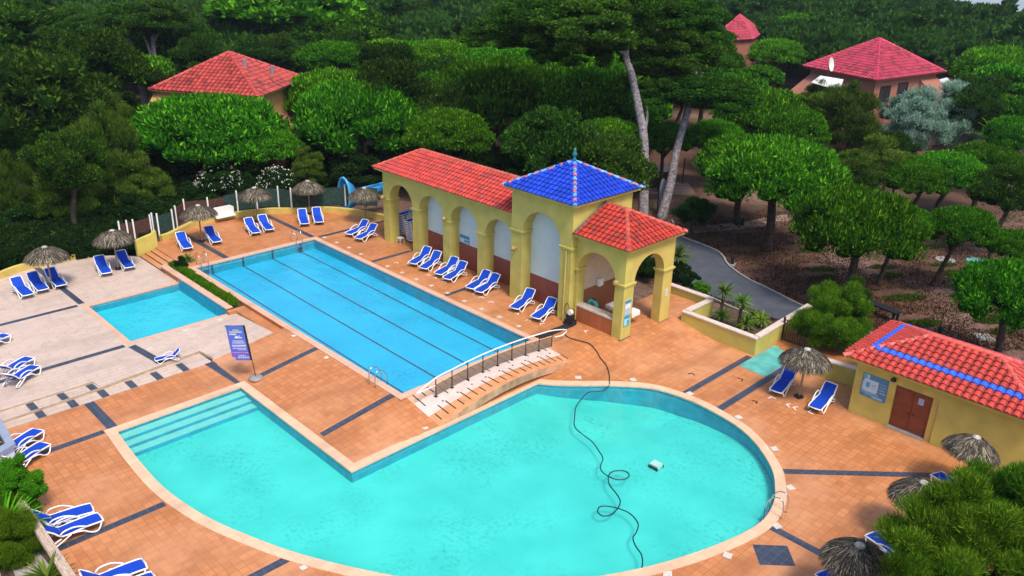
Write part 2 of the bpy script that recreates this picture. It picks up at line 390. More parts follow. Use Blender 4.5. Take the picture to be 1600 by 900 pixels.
farwall=[(57.7,-21.0),(57.9,-22.4),(58.8,-23.9),(59.7,-25.8),(59.5,-28.6),(58.8,-31.0),(57.9,-32.2),(57.0,-33.9),(55.2,-35.5),(53.3,-36.4),(50.5,-37.4)]
fw=[(p.x,p.y) for p in spline([Vector((*p,0)) for p in farwall],3)]
deckpoly=[(38.9,-1),(38.9,-16.4),(39.15,-16.6),(39.15,-20.92),(53.1,-20.92),(53.15,-20.99)]+fw+[(50.0,-38.8),(28.3,-38.8),(28.3,-42.0),(24.6,-42.0),(24.6,-39.2),(20.1,-39.2),(20.1,-43.6),(13.2,-43.6),(13.2,-37.6),(2,-37.6),(2,-1)]
tag(sheet('deck',deckpoly,[BIG,LAP],hz,M['deck']),kind='structure')
terrwall=[(57.0,-4),(58.2,-10.8),(58.9,-12.6),(59.1,-13.8),(59.2,-15.2),(58.8,-17.2),(57.9,-18.8),(56.6,-19.8)]
tw=[(p.x,p.y) for p in spline([Vector((*p,0)) for p in terrwall],3)]
terrpoly=tw+[(50.35,-19.8),(43.62,-19.8),(43.6,-20.25),(39.15,-20.25),(39.15,-16.62),(40.35,-16.45),(39.75,-11.1),(40.6,-11.0),(40.55,-1),(57,-1)]
tag(sheet('terrace',terrpoly,[SM],terr,M['white_tile']),kind='structure')
# terrace steps down to the deck (two shallow treads)
mb=MB(); mb.add([(39.3,-1,.08),(40.55,-1,.08),(40.6,-11,.08),(39.75,-11.1,.155)],[(0,1,2,3)]); tag(mb.build('terrace_upper_tread',M['white_tile'],fix=False),kind='structure')
mb=MB()
mb.add([(39.3,-1,.08),(40.55,-1,.08),(40.6,-11,.08),(39.75,-11.1,.155),(39.3,-1,0),(39.75,-11.1,0),(40.35,-16.45,TZ),(40.35,-16.45,0),(40.55,-1,TZ),(40.6,-11,TZ),(39.15,-16.62,TZ),(39.15,-16.62,-.02)],
 [(4,0,3,5),(5,3,6,7),(1,8,9,2),(2,9,3),(7,6,10,11)])
tag(mb.build('terrace_step',M['stepface'],fix=False),kind='structure')
tag(flat('terrace_tread',[(38.9,-1),(39.3,-1),(39.75,-11.1),(40.35,-16.45),(39.1,-16.5),(38.9,-16.4)],.004,M['white_tile']),kind='structure')
# ------- copings
def offset(poly,d):
    n=len(poly);out=[]
    ar=sum(poly[i][0]*poly[(i+1)%n][1]-poly[(i+1)%n][0]*poly[i][1] for i in range(n)); sg=1 if ar>0 else -1
    for i in range(n):
        a=Vector(poly[i-1]);b=Vector(poly[i]);c=Vector(poly[(i+1)%n])
        n1=Vector(((b-a).y,-(b-a).x)).normalized()*sg; n2=Vector(((c-b).y,-(c-b).x)).normalized()*sg
        m=(n1+n2); m=m/max(.55,m.length_squared/2) if m.length>1e-6 else n1
        out.append(tuple(b+m*d))
    return out
R0=[60,90,140,220,300,360,430,520,700]; zz=[-.25,-.25,-.25,-.3,-.5,-5,-14,-24,-30]
nn=96; circ=[(30+60*math.cos(2*math.pi*k/nn),-30+60*math.sin(2*math.pi*k/nn)) for k in range(nn)]
def gh(x,y): return -.25
g=sheet('ground',circ,[offset(q_,.08) for q_ in (BIG,LAP,SM)],gh,M['ground'],grid=6); tag(g,kind='structure')
mb=MB(); vs=[]
for r,z in zip(R0,zz):
    for k in range(nn):
        a=2*math.pi*k/nn; vs.append((30+r*math.cos(a),-30+r*math.sin(a),z))
mb.add(vs,[(i*nn+k,i*nn+(k+1)%nn,(i+1)*nn+(k+1)%nn,(i+1)*nn+k) for i in range(len(R0)-1) for k in range(nn)]); tag(mb.build('terrain',M['ground'],fix=False),kind='structure')
def coping(name,poly,wd,f,mat,parent,skip=None):
    o=offset(poly,wd); i_=offset(poly,-.03); n=len(poly); mb=MB()
    vs=[];
    for k in range(n):
        h=f(*poly[k]); vs+=[(i_[k][0],i_[k][1],h-.05),(i_[k][0],i_[k][1],h+.035),(o[k][0],o[k][1],h+.035),(o[k][0],o[k][1],h-.03)]
    fs=[]
    for k in range(n):
        j=(k+1)%n
        if skip and skip((poly[k][0]+poly[j][0])/2,(poly[k][1]+poly[j][1])/2): continue
        for e in range(3): fs.append((k*4+e,k*4+e+1,j*4+e+1,j*4+e))
    mb.add(vs,fs); return mb.build(name,mat,parent)
def basin(poly,zt,floorf,matw,matf,parent,name='basin',grid=.8):
    n=len(poly); mb=MB(); vs=[]
    for p in poly: vs+=[(p[0],p[1],zt),(p[0],p[1],zt-.14),(p[0],p[1],floorf(*p))]
    mb.add(vs,[(k*3+1,k*3+2,((k+1)%n)*3+2,((k+1)%n)*3+1) for k in range(n)]); mb.build('pool_wall',M['poolwall'],parent,fix=False)
    mb=MB(); mb.add(vs,[(k*3,k*3+1,((k+1)%n)*3+1,((k+1)%n)*3) for k in range(n)]); mb.build('waterline_tiles',matw,parent,fix=False)
    o=sheet(name,poly,[],floorf,matf,grid=grid); o.parent=parent; return o
def water(poly,z,parent):
    mb=MB(); r=delaunay_2d_cdt([Vector(p) for p in poly],[],[list(range(len(poly)))],1,1e-6)
    mb.add([(p[0],p[1],z) for p in r[0]],r[2]); return mb.build('water',M['water'],parent,fix=False)
def fbig(x,y):
    d=.48+.55*clamp((-y-27.5)/4.)*clamp((x-15)/5.)
    return -d-.1
def flap(x,y): return L1-.72-.25*clamp((48-x)/20)
def fsm(x,y): return TZ-.55
pool=thing('swimming_pool','large free-form turquoise pool with a rounded right end and pale coping','pool')
basin(BIG,0,fbig,M['wallband'],M['basin_big'],pool); coping('coping',BIG,.42,lambda x,y:0,M['coping'],pool); water(BIG,-.11,pool)
for k in range(3):
    mb=MB(); xa=35.47-.55*(k+1); mb.box(xa,35.47-.55*k,-16.3,-10.15,-.7,-.20-.11*k); st_=mb.build('step',M['poolstep'],pool)
    mb=MB(); mb.box(xa-.02,xa+.05,-16.29,-10.16,-.7,-.197-.11*k); mb.build('step_shade_strip',M['poolwall'],st_)  # dark strip standing in for the shadow line along each step edge
mb=MB()
pool=thing('swimming_pool','long rectangular lap pool with dark lane lines beside the arcaded pavilion','pool')
basin(LAP,L1,flap,M['wallband'],M['basin_lap'],pool); coping('coping',LAP,.36,lambda x,y:L1,M['coping_lap'],pool); water(LAP,L1-.11,pool)
for k in range(4):
    y=LAPY1-1.15-k*2.25; mb=MB()
    pts=[(x,flap(x,0)+.01) for x in np.linspace(LAPX0+.05,LAPX1-.02,12)]
    for a,b in zip(pts,pts[1:]): mb.add([(a[0],y-.05,a[1]),(b[0],y-.05,b[1]),(b[0],y+.05,b[1]),(a[0],y+.05,a[1])],[(0,1,2,3)])
    mb.add([(LAPX1-.012,y-.07,L1-.72),(LAPX1-.012,y+.07,L1-.72),(LAPX1-.012,y+.07,L1-.05),(LAPX1-.012,y-.07,L1-.05)],[(0,1,2,3)])
    mb.build('lane_line',M['band'],pool,fix=False)
pool=thing('swimming_pool','small square paddling pool set in the pale terrace','pool')
basin(SM,TZ,fsm,M['wallband'],M['basin_small'],pool); water(SM,TZ-.1,pool)
coping('coping',SM,.3,lambda x,y:TZ-.03,M['coping_lap'],pool,skip=lambda x,y:y<-19.7)
# raised wall of paddling pool / planter
mb=MB(); mb.box(43.85,50.6,-20.12,-19.79,TZ-.5,.50); mb.box(50.6,53.0,-20.12,-19.8,TZ-.1,.50)
wl=thing('planter_wall','low terracotta wall with pale coping between paddling pool and planting strip','wall')
mb.build('wall',M['orange_wall'],wl); mb=MB(); mb.box(43.75,53.1,-20.18,-19.74,.503,.56); mb.build('coping',M['coping_lap'],wl)
mb=MB(); mb.add([(43.8,-19.783,-.4),(50.4,-19.783,-.4),(50.4,-19.783,.49),(43.8,-19.783,.49)],[(0,1,2,3)]); mb.build('pool_side',M['wallband'],wl,fix=False)
mb=MB(); mb.box(43.85,52.9,-20.92,-20.12,-.2,.34); tag(mb.build('planter_soil',M['soil']),kind='structure')
mb=MB(); mb.box(39.15,43.85,-20.955,-20.93,-.1,L1-.01); mb.box(43.85,52.9,-20.955,-20.93,-.1,L1-.01); tag(mb.build('lap_pool_retaining_wall',M['orange_wall']),kind='structure')
mb=MB(); mb.box(39.16,43.85,-20.93,-20.27,-.1,.36); tag(mb.build('lower_tread',M['deck']),kind='structure')
mb=MB(); mb.box(43.55,43.85,-20.93,-19.8,-.1,.37); tag(mb.build('tread_return',M['deck']),kind='structure')
# four steps
for k in range(4):
    mb=MB(); mb.box(52.5+.16*k,56.65,-20.99 if k==3 else -20.2-.4*k,-19.8-.4*k,-.1,TZ+.1*(k+1)-(.004 if k==3 else 0)); tag(mb.build('stair',M['deck']),kind='structure')
    y_=-19.8-.4*k+.003; mb=MB(); mb.add([(52.5+.16*k,y_,TZ+.1*k-.01),(56.65,y_,TZ+.1*k-.01),(56.65,y_,TZ+.1*(k+1)-.012),(52.5+.16*k,y_,TZ+.1*(k+1)-.012)],[(0,1,2,3)]); tag(mb.build('stair_riser',M['riser'],fix=False),kind='structure')

# ------------------------------------------------------------------ dark paving bands
mb=MB()
def band(a,b,wd,f=hz,dz=.006):
    a=Vector(a[:2]);b=Vector(b[:2]); L=(b-a).length; n=max(1,int(L/.35)); t=(b-a)/L; s=Vector((-t.y,t.x))*wd/2; vs=[]
    for i in range(n+1):
        c=a+t*(L*i/n)
        for q in(c-s,c+s): vs.append((q.x,q.y,f(q.x,q.y)+dz))
    mb.add(vs,[(2*i,2*i+2,2*i+3,2*i+1) for i in range(n)])
band((29.0,-16.72),(29.0,-20.95),.36); band((39.0,-16.32),(35.95,-16.55),.5,lambda x,y:0,.012); 
p,q=G(400,588),G(505,550); band((35.75,-16.9),(35.75,-20.95),.36)
band((28.88,-3.5),(28.88,-9.6),.34); band((35.83,-3),(35.83,-9.78),.36); band((38.9,-10.2),(35.6,-10.2),.46)
band((22.75,-7.5),(22.75,-11.5),.36)
band((20.05,-32.7),(20.05,-38.9),.36); band((18.0,-32.6),(18.0,-39.3),.4)
band((13.15,-30.2),(6.5,-36.9),.36); band((11.6,-26.35),(4,-26.35),.36)
band((11.15,-24.48),(10.2,-25.4),1.12)
band((51.6,-23.75),(59.3,-23.75),.4); band((51.5,-30.55),(58.4,-30.6),.4); band((51.35,-30.9),(51.35,-37.2),.36)
band((44.6,-30.85),(44.6,-34.15),.34); band((36.8,-30.85),(36.8,-33.3),.34); band((28.6,-31.4),(28.6,-33.6),.30)
f2=terr
p,q=P(0,510,TZ),P(125,478,TZ); band((50.75,-6),(50.75,-13.7),.34,f2); band((50.9,-14.0),(58.9,-13.9),.36,f2)
band((43.55,-3),(43.55,-13.7),.36,f2); band((43.3,-14.0),(40.25,-14.4),.42,f2)
f3=lambda x,y:.004
for px,py in ((60,648),(110,631),(157,615),(201,601),(240,587),(278,572)):
    a=P(px,py-4,0); band((38.92,a.y-.0),(39.32+.0*a.y+(a.y+1)*-.045-.02,a.y),.36,f3)
tag(mb.build('paving_bands',M['band'],fix=False),kind='structure')
mb=MB()
def f4(x,y): return .08+.075*clamp((-y-1)/10.1)*clamp((40.6-x)/.85)
for px,py in ((44,628),(92,613),(137,599)):
    a=P(px,py,.1); band((39.45+(a.y+1)*-.03,a.y),(40.55,a.y),.34,f4)
tag(mb.build('tread_bands',M['band'],fix=False),kind='structure')
mb=MB(); mb.add([(18.22,-37.45,.008),(19.85,-37.45,.008),(19.85,-41.3,.008),(18.22,-40.6,.008)],[(0,1,2,3)]); tag(mb.build('teal_floor_paint',M['teal'],fix=False),kind='structure')

# ------------------------------------------------------------------ roofs
def tone(base,v=.18): 
    k=1+random.uniform(-v,v*.7); return tuple(min(1,c*k*random.uniform(.94,1.06)) for c in base)
def roof_plane(mb,O,U,V,poly,cs,rs,colf,rad_=None):
    """barrel tiles over a plane: O origin at eave, U along eave, V up the slope (unit), poly in (u,v)"""
    O=Vector(O);U=Vector(U).normalized();V=Vector(V).normalized();Nn=U.cross(V)
    if Nn.z<0: Nn=-Nn
    r=rad_ or cs*.36
    us=[p[0] for p in poly];vs=[p[1] for p in poly]
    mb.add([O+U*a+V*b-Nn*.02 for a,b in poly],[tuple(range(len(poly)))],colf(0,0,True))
    nc=int((max(us)-min(us))/cs)+1; nr=int(max(vs)/rs)+1
    for i in range(nc):
        u=min(us)+(i+.5)*cs
        for j in range(nr):
            v=j*rs
            if not inside((u,v+rs*.5),poly): continue
            c=colf(i,j,False); vv=[]
            for (w_,e,rr) in((v-.05,.065,r*1.08),(v+rs,.012,r*.92)):
                for k in range(6):
                    a=math.pi*k/5; vv.append(O+U*(u-math.cos(a)*rr)+V*w_+Nn*(e+math.sin(a)*rr*.75))
            mb.add(vv,[(k,k+1,k+7,k+6) for k in range(5)]+[(0,1,2,3,4,5)],c)
            # channel tile, its colour darkened to paint shade between the barrels
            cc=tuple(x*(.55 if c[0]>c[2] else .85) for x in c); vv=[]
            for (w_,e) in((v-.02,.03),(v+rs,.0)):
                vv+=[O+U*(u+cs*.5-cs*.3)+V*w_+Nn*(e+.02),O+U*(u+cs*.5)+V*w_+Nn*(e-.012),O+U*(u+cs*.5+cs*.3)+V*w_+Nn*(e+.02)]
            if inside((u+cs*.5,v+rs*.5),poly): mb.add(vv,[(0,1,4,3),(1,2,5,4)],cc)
def ridge(mb,A,B,r,L,colf):
    A=Vector(A);B=Vector(B);D=(B-A);n=max(1,int(D.length/L));t=D.normalized();s=t.cross(Vector((0,0,1))).normalized();u=s.cross(t)
    for i in range(n):
        c=colf(i); vv=[]
        for (w_,rr,e) in((i/n,r*1.12,.02),((i+1)/n+.08/D.length,r*.9,0)):
            for k in range(8):
                a=math.pi*k/7-.0; vv.append(A+D*w_+s*math.cos(a)*rr+u*(math.sin(a)*rr*.9+e-.03))
        mb.add(vv,[(k,k+1,k+9,k+8) for k in range(7)]+[tuple(range(8))],c)
RED=(.56,.055,.042); REDD=(.46,.035,.020)
def redf(base,rare=None):
    def f(i,j,bs):
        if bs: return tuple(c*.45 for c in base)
        if rare and random.random()<.16: return tone(rare,.2)
        return tone(base,.26)
    return f
def hip(parent,x0,x1,y0,y1,ze,zr,rx0,rx1,cs,rs,colf,ridgecol,mt,open_x0=False,open_x1=False,name='roof'):
    """hip roof, x0<x1, y0<y1, ridge on y mid from rx0 to rx1"""
    ym=(y0+y1)/2; mb=MB(); H=zr-ze
    sl=math.hypot((y1-y0)/2,H)
    # front (+y) plane: eave y1 ; U = +x
    def vdir(dx,dy): return Vector((dx,dy,H))
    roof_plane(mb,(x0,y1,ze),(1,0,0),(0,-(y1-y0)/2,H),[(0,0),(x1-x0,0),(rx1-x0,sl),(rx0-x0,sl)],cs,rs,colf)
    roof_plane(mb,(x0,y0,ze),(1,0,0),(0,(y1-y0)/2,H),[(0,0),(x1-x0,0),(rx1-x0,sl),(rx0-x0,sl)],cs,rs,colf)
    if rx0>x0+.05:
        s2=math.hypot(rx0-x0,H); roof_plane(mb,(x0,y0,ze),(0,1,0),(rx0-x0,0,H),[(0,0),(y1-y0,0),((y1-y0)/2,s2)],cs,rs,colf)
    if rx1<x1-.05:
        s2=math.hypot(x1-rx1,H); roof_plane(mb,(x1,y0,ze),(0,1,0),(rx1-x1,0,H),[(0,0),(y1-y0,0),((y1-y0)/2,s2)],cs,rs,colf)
    # soffit slab
    r=mb.build(name,mt,parent,fix=False)
    mb=MB(); mb.box(x0+.06,x1-.06,y0+.06,y1-.06,ze-.16,ze-.03); mb.build('eave',M['yellow'],r)
    mb=MB()
    if rx1-rx0>.3: ridge(mb,(rx0,ym,zr),(rx1,ym,zr),.14,.4,ridgecol)
    for (a,b) in (((x0,y1),rx0),((x0,y0),rx0)) if rx0>x0+.05 else (): ridge(mb,(*a,ze),(b,ym,zr),.13,.4,ridgecol)
    for (a,b) in (((x1,y1),rx1),((x1,y0),rx1)) if rx1<x1-.05 else (): ridge(mb,(*a,ze),(b,ym,zr),.13,.4,ridgecol)
    mb.build('ridge_tiles',M['ridge'],r,fix=False)
    return r
# ------------------------------------------------------------------ pavilion
pav=thing('pavilion','long yellow arcaded pool pavilion with red roofs and a blue-tiled tower','pavilion',(0,0,0))
YF,YB=-34.15,-38.6
def arch(u0,u1,zs,n=14):
    c=(u0+u1)/2;r=abs(u1-u0)/2; return [(c+(u0-c)*math.cos(math.pi*k/n),zs+r*math.sin(math.pi*k/n)*1.0) for k in range(n+1)]
# arcade front: walking in x from 47.64 down to 34
z0=L1-.1
pts=[(47.64,z0),(47.64,6.0),(34.02,6.0),(34.02,z0+3.5)]
ops=[(46.9,44.26),(43.53,40.95),(40.2,37.5),(36.8,34.02)]
poly=[(47.64,6.0),(47.64,z0),(46.9,z0)]
for k,(a,b) in enumerate(ops):
    if k==3:
        A=arch(36.8,34.2,3.85); poly+=[(36.8,z0)]+A+[(34.02,3.85)]
    else:
        poly+=([(a,z0)] if k else [])+arch(a,b,3.85)+[(b,z0)]
poly+=[(34.02,6.0)]
# remove duplicate first pillar point
mb=MB(); mb.ext(poly,lambda u,v,t:(u,t,v),YF,YF-.8); mb.build('arcade_wall',M['yellow'],pav)
mb=MB()
mb.box(44.1,44.26,YB+.01,YF-.8,z0,5.95); mb.box(46.0,47.6,YB,YB+.2,z0,.9+L1)   # side wall of storage bay
mb.box(34.0,44.1,YB,YB+.25,z0,5.95)
mb.build('rear_wall',M['yellow'],pav)
mb=MB(); mb.box(47.1,47.64,YB,YB+.5,z0,5.95); mb.box(44.1,47.1,YB,YB+.3,5.0,5.95); mb.box(44.1,47.1,YB,YB+.3,z0,L1+.9); mb.build('rear_pillar',M['yellow'],pav)
mb=MB(); mb.box(47.2,47.64,YB+.5,YF-.8,5.0,5.95); mb.build('side_beam',M['yellow'],pav)
mb=MB(); mb.box(34.05,44.0,YF-.90,YF-.803,L1+1.72,5.6); mb.build('white_panel',M['white_wall'],pav)
mb=MB(); mb.box(34.05,44.0,YF-.88,YF-.803,z0,L1+1.72); mb.build('red_plinth',M['red_wall'],pav)
def capital(x0,x1,y0,y1,z):
    mb=MB(); mb.box(x0-.09,x1+.09,y0-.09,y1+.09,z-.08,z+.02); mb.box(x0-.05,x1+.05,y0-.05,y1+.05,z-.16,z-.083); mb.build('capital',M['yellow'],pav)
for a,b in((46.9,47.64),(43.53,44.26),(40.2,40.95),(36.8,37.5)): capital(a,b,YF-.8,YF,3.85)
# tower
TX0,TX1,TYF,TYB=29.1,34.0,-33.72,-39.0
poly=[(34.0,7.75),(34.0,z0),(33.05,z0)]+arch(33.05,29.95,5.1)+[(29.95,z0),(29.1,z0),(29.1,7.75)]
mb=MB(); mb.ext(poly,lambda u,v,t:(u,t,v),TYF,TYF-.8); mb.build('tower_front',M['yellow'],pav)
mb=MB(); mb.box(29.1,29.5,TYB,TYF-.8,z0,7.75); mb.box(33.6,34.0,TYB,TYF-.8,5.,7.75); mb.box(29.5,33.6,TYB,TYB+.3,z0,7.75); mb.build('tower_wall',M['yellow'],pav)
mb=MB(); mb.box(29.5,33.62,TYF-.98,TYF-.803,L1+1.72,7.4); mb.build('white_panel',M['white_wall'],pav)
mb=MB(); mb.box(29.5,33.62,TYF-.96,TYF-.803,z0,L1+1.72); mb.build('red_plinth',M['red_wall'],pav)
capital(33.05,34.0,TYF-.8,TYF,5.1); capital(29.1,29.95,TYF-.8,TYF,5.1)
# porch
mb=MB(); poly=[(29.1,6.0),(29.1,L1+2.9),(28.95,L1+2.9),(28.95,3.85)]+arch(28.95,26.15,3.8)[1:]+[(26.15,z0-.5),(25.5,z0-.5),(25.5,6.0)]
poly=[(29.097,6.0),(29.097,z0-.5),(28.9,z0-.5)]+arch(28.9,26.15,3.8)+[(26.15,z0-.5),(25.5,z0-.5),(25.5,6.0)]
mb.ext(poly,lambda u,v,t:(u,t,v),YF+.03,YF-.62); mb.build('porch_front',M['yellow'],pav)
poly=[(-34.77,6.0),(-34.77,3.8),(-35.0,3.8)]+arch(-35.0,-37.75,3.8)+[(-37.75,z0-.5),(-38.65,z0-.5),(-38.65,6.0)]
mb=MB(); mb.ext(poly,lambda u,v,t:(t,u,v),25.503,26.1); mb.build('porch_side',M['yellow_warm'],pav)
mb=MB(); mb.box(25.5,26.15,-35.0,-34.772,z0-.5,3.8); mb.build('porch_pillar',M['yellow'],pav)
mb=MB(); mb.box(26.1,29.1,-38.65,-38.35,4.6,6.0); mb.box(28.2,29.1,-38.65,-38.35,z0,4.6); mb.build('porch_rear',M['yellow'],pav)
capital(25.5,26.15,-35.0,YF+.03,3.85); capital(25.5,26.1,-38.65,-37.75,3.85); capital(28.9,29.08,YF-.6,YF+.03,3.85)
mb=MB(); mb.box(29.02,29.099,-38.3,YF-.6,L1+1.75,5.9); mb.build('cream_panel',M['cream'],pav)
mb=MB(); mb.box(29.0,29.098,-38.3,YF-.6,z0,L1+1.75); mb.build('orange_panel',M['orange_wall'],pav)
mb=MB(); mb.box(26.15,28.9,YF-.5,YF-.05,z0-.3,L1+.95); lw=mb.build('low_wall',M['orange_wall'],pav)
mb=MB(); mb.box(26.15,29.0,YF-.6,YF-.02,L1+.953,L1+1.05); mb.build('ledge',M['whitecap'],lw)
mb=MB(); mb.box(25.45,26.2,-35.05,YF+.08,z0-.45,L1-.02); mb.box(25.45,26.15,-38.7,-37.7,z0-.45,L1-.03); mb.build('base_skirting',M['band'],pav)
mb=MB(); mb.tube([(29.45,TYF+.06,z0+.1),(29.45,TYF+.06,4.9)],.045); mb.build('downpipe',M['yellow_warm'],pav)
# roofs
hip(pav,34.03,48.25,-39.1,-33.75,6.02,7.3,34.03,46.05,.33,.36,redf(RED,(.42,.06,.06)),lambda i:tone((.55,.12,.08)),M['tile'])
BL=(.012,.055,.56)
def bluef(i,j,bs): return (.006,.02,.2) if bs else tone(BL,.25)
rf=hip(pav,28.7,34.4,-39.4,-33.3,7.78,9.3,31.5,31.6,.33,.36,bluef,lambda i:tone((.50,.16,.11)) if i%2 else tone((.16,.38,.60)),M['bluetile'])
mb=MB(); mb.lathe([(.14,0),(.1,.15),(.06,.22),(.13,.34),(.15,.44),(.08,.54),(.10,.60),(.06,.72),(.02,.78)],12,Matrix.Translation((31.55,-36.35,9.3))); mb.build('finial',plain('green glazed finial',(.03,.20,.22),.3,.2,3.),rf,True)
hip(pav,25.1,29.1,-39.05,-33.72,6.02,7.3,27.5,29.1,.33,.36,redf(REDD,(.30,.04,.03)),lambda i:tone((.50,.09,.055)),M['tile'])
mb=MB(); mb.box(29.02,29.3,-36.4,-33.75,0,.1,Matrix.Translation((0,0,0))); mb=MB()
mb.add([(29.0,-33.8,6.1),(29.0,-36.38,7.32),(28.86,-36.38,7.34),(28.86,-33.8,6.12),(29.0,-33.8,6.25),(29.0,-36.38,7.47),(28.86,-36.38,7.4),(28.86,-33.8,6.18)],[(4,5,6,7),(3,2,6,7),(0,3,7,4)]); mb.build('flashing',M['flash'],pav)
# lamps on the pillars
def lampo(x,y,z,label,s=1.):
    t=thing('wall_lamp',label,'lamp',(x,y,z),0,'round lamps on the pavilion pillars')
    mb=MB(); mb.tube([(0,0,0),(0,.16,.0)],.05*s); mb.build('bracket',M['yellow_warm'],t)
    mb=MB(); mb.lathe([(.02,-.17*s),(.11*s,-.14*s),(.165*s,-.05*s),(.17*s,.03*s),(.13*s,.11*s),(.05*s,.17*s)],14,Matrix.Translation((0,.26,0))); mb.build('globe',M['lampochre'],t,True)
for (px,py,y,lb) in((597.5,308,YF,'round ochre lamp on the corner pillar by the stacked loungers'),(693.5,342,YF,'round ochre lamp on the pillar left of the blue notice'),(801.5,388,TYF,'round ochre lamp on the left tower pillar'),(962,442,YF+.03,'round ochre lamp on the porch corner pillar')):
    q=PY(px,py,y+.26); lampo(q.x,y,q.z,lb)
# notices
def panel(name,label,cat,fn,w_,h_,mat_cols,th_=.03,group=None):
    """fn(u,v,t) -> xyz; mat_cols list of (u0,u1,v0,v1,col,layer)"""
    mb=MB()
    for (u0,u1,v0,v1,c,l) in mat_cols:
        t0=0 if l==0 else th_+.004*(l-1)+.001; t1=th_+.004*l
        vv=[fn(u,v,t) for u in(u0,u1) for v in(v0,v1) for t in(t0,t1)]
        mb.add(vv,[(0,1,3,2),(4,6,7,5),(0,4,5,1),(2,3,7,6),(0,2,6,4),(1,5,7,3)],c)
    o=mb.build(name,M['signblue']); tag(o,label,cat,group); return o
def dashes(u0,u1,v,h,c,l,n=6,seed=0):
    r=random.Random(seed); out=[];u=u0
    while u<u1-.02:
        k=r.uniform(.03,.09); out.append((u,min(u1,u+k),v,v+h*r.uniform(.8,1),c,l)); u+=k+r.uniform(.012,.03)
    return out
q=PY(719,365,YF-.8)
panel('notice','small blue notice on the white wall of the third arch','sign',lambda u,v,t:(q.x-u,YF-.80+t,q.z-v),.9,.5,
  [(0,.95,0,.55,(.10,.32,.50),0),(.04,.91,.05,.17,(.05,.18,.36),1),(.04,.45,.22,.50,(.45,.68,.80),1)]+dashes(.5,.9,.24,.05,(.6,.78,.85),1,seed=1)+dashes(.5,.9,.34,.05,(.03,.12,.3),1,seed=2)+dashes(.5,.9,.44,.05,(.6,.78,.85),1,seed=3))
panel('notice','blue and white notice, upper of two on the porch corner pillar','sign',lambda u,v,t:(25.498-t,-34.30-u,2.9-v),.5,.9,
  [(0,.52,0,.86,(.50,.58,.66),0),(0,.52,0,.2,(.05,.25,.42),1),(.05,.47,.26,.5,(.7,.75,.8),1)]+dashes(.05,.45,.55,.04,(.2,.3,.45),1,seed=4)+dashes(.05,.45,.65,.04,(.2,.3,.45),1,seed=5)+dashes(.05,.45,.75,.04,(.2,.3,.45),1,seed=6))
panel('notice','bright blue notice, lower of two on the porch corner pillar','sign',lambda u,v,t:(25.498-t,-34.30-u,1.96-v),.5,.6,
  [(0,.52,0,.66,(.08,.42,.62),0),(.03,.49,.04,.14,(.03,.2,.4),1),(.04,.25,.2,.6,(.35,.68,.8),1)]+dashes(.28,.48,.25,.05,(.7,.85,.9),1,seed=7)+dashes(.28,.48,.4,.05,(.03,.2,.4),1,seed=8))
q=PX(1040,455,25.5)
panel('notice','small pale notice on the rear pillar of the porch','sign',lambda u,v,t:(25.498-t,-38.05-u,2.55-v),.3,.4,[(0,.28,0,.42,(.62,.62,.55),0)]+dashes(.04,.24,.1,.04,(.3,.35,.4),1,seed=9)+dashes(.04,.24,.25,.04,(.3,.35,.4),1,seed=10))
# things inside the porch
q=PX(935,440,29.0)
t=thing('towel_dispenser','white paper towel dispenser on the orange wall inside the porch','dispenser',(28.99,q.y,q.z-.2))
mb=MB(); mb.box(-.22,0,-.2,.2,0,.45); mb.box(-.24,-.221,-.16,.16,.12,.4); mb.build('case',M['white'],t); mb=MB(); mb.box(-.18,-.05,-.12,.12,-.05,-.002); mb.build('paper',M['whitecap'],t)
t=thing('massage_couch','white padded couch standing inside the porch','couch',(27.2,-36.4,L1))
mb=MB(); mb.box(-1.0,1.0,-.38,.38,.55,.75); mb.box(-.98,-.5,-.36,.36,.752,.84); mb.build('cushion',M['white'],t)
for sx in(-.85,.85):
    for sy in(-.3,.3):
        mb=MB(); mb.tube([(sx,sy,0),(sx,sy,.55)],.03); mb.build('leg',M['steel'],t)
t=thing('float_ring','teal swimming ring leaning behind the porch ledge','ring',(28.3,-34.95,L1+1.05))
mb=MB(); mb.tube([(.28*math.cos(a),.0,.28*math.sin(a)-.05) for a in np.linspace(0,2*math.pi,20)[:-1]],.11,10,True); mb.build('ring',plain('teal plastic',(.03,.42,.38),.35,.1,3.),t,True)
mb=MB(); mb.tube([(.28*math.cos(a),-.01,.28*math.sin(a)-.05) for a in np.linspace(1.2,2.2,8)],.115,10); mb.build('handle',M['black'],t,True)

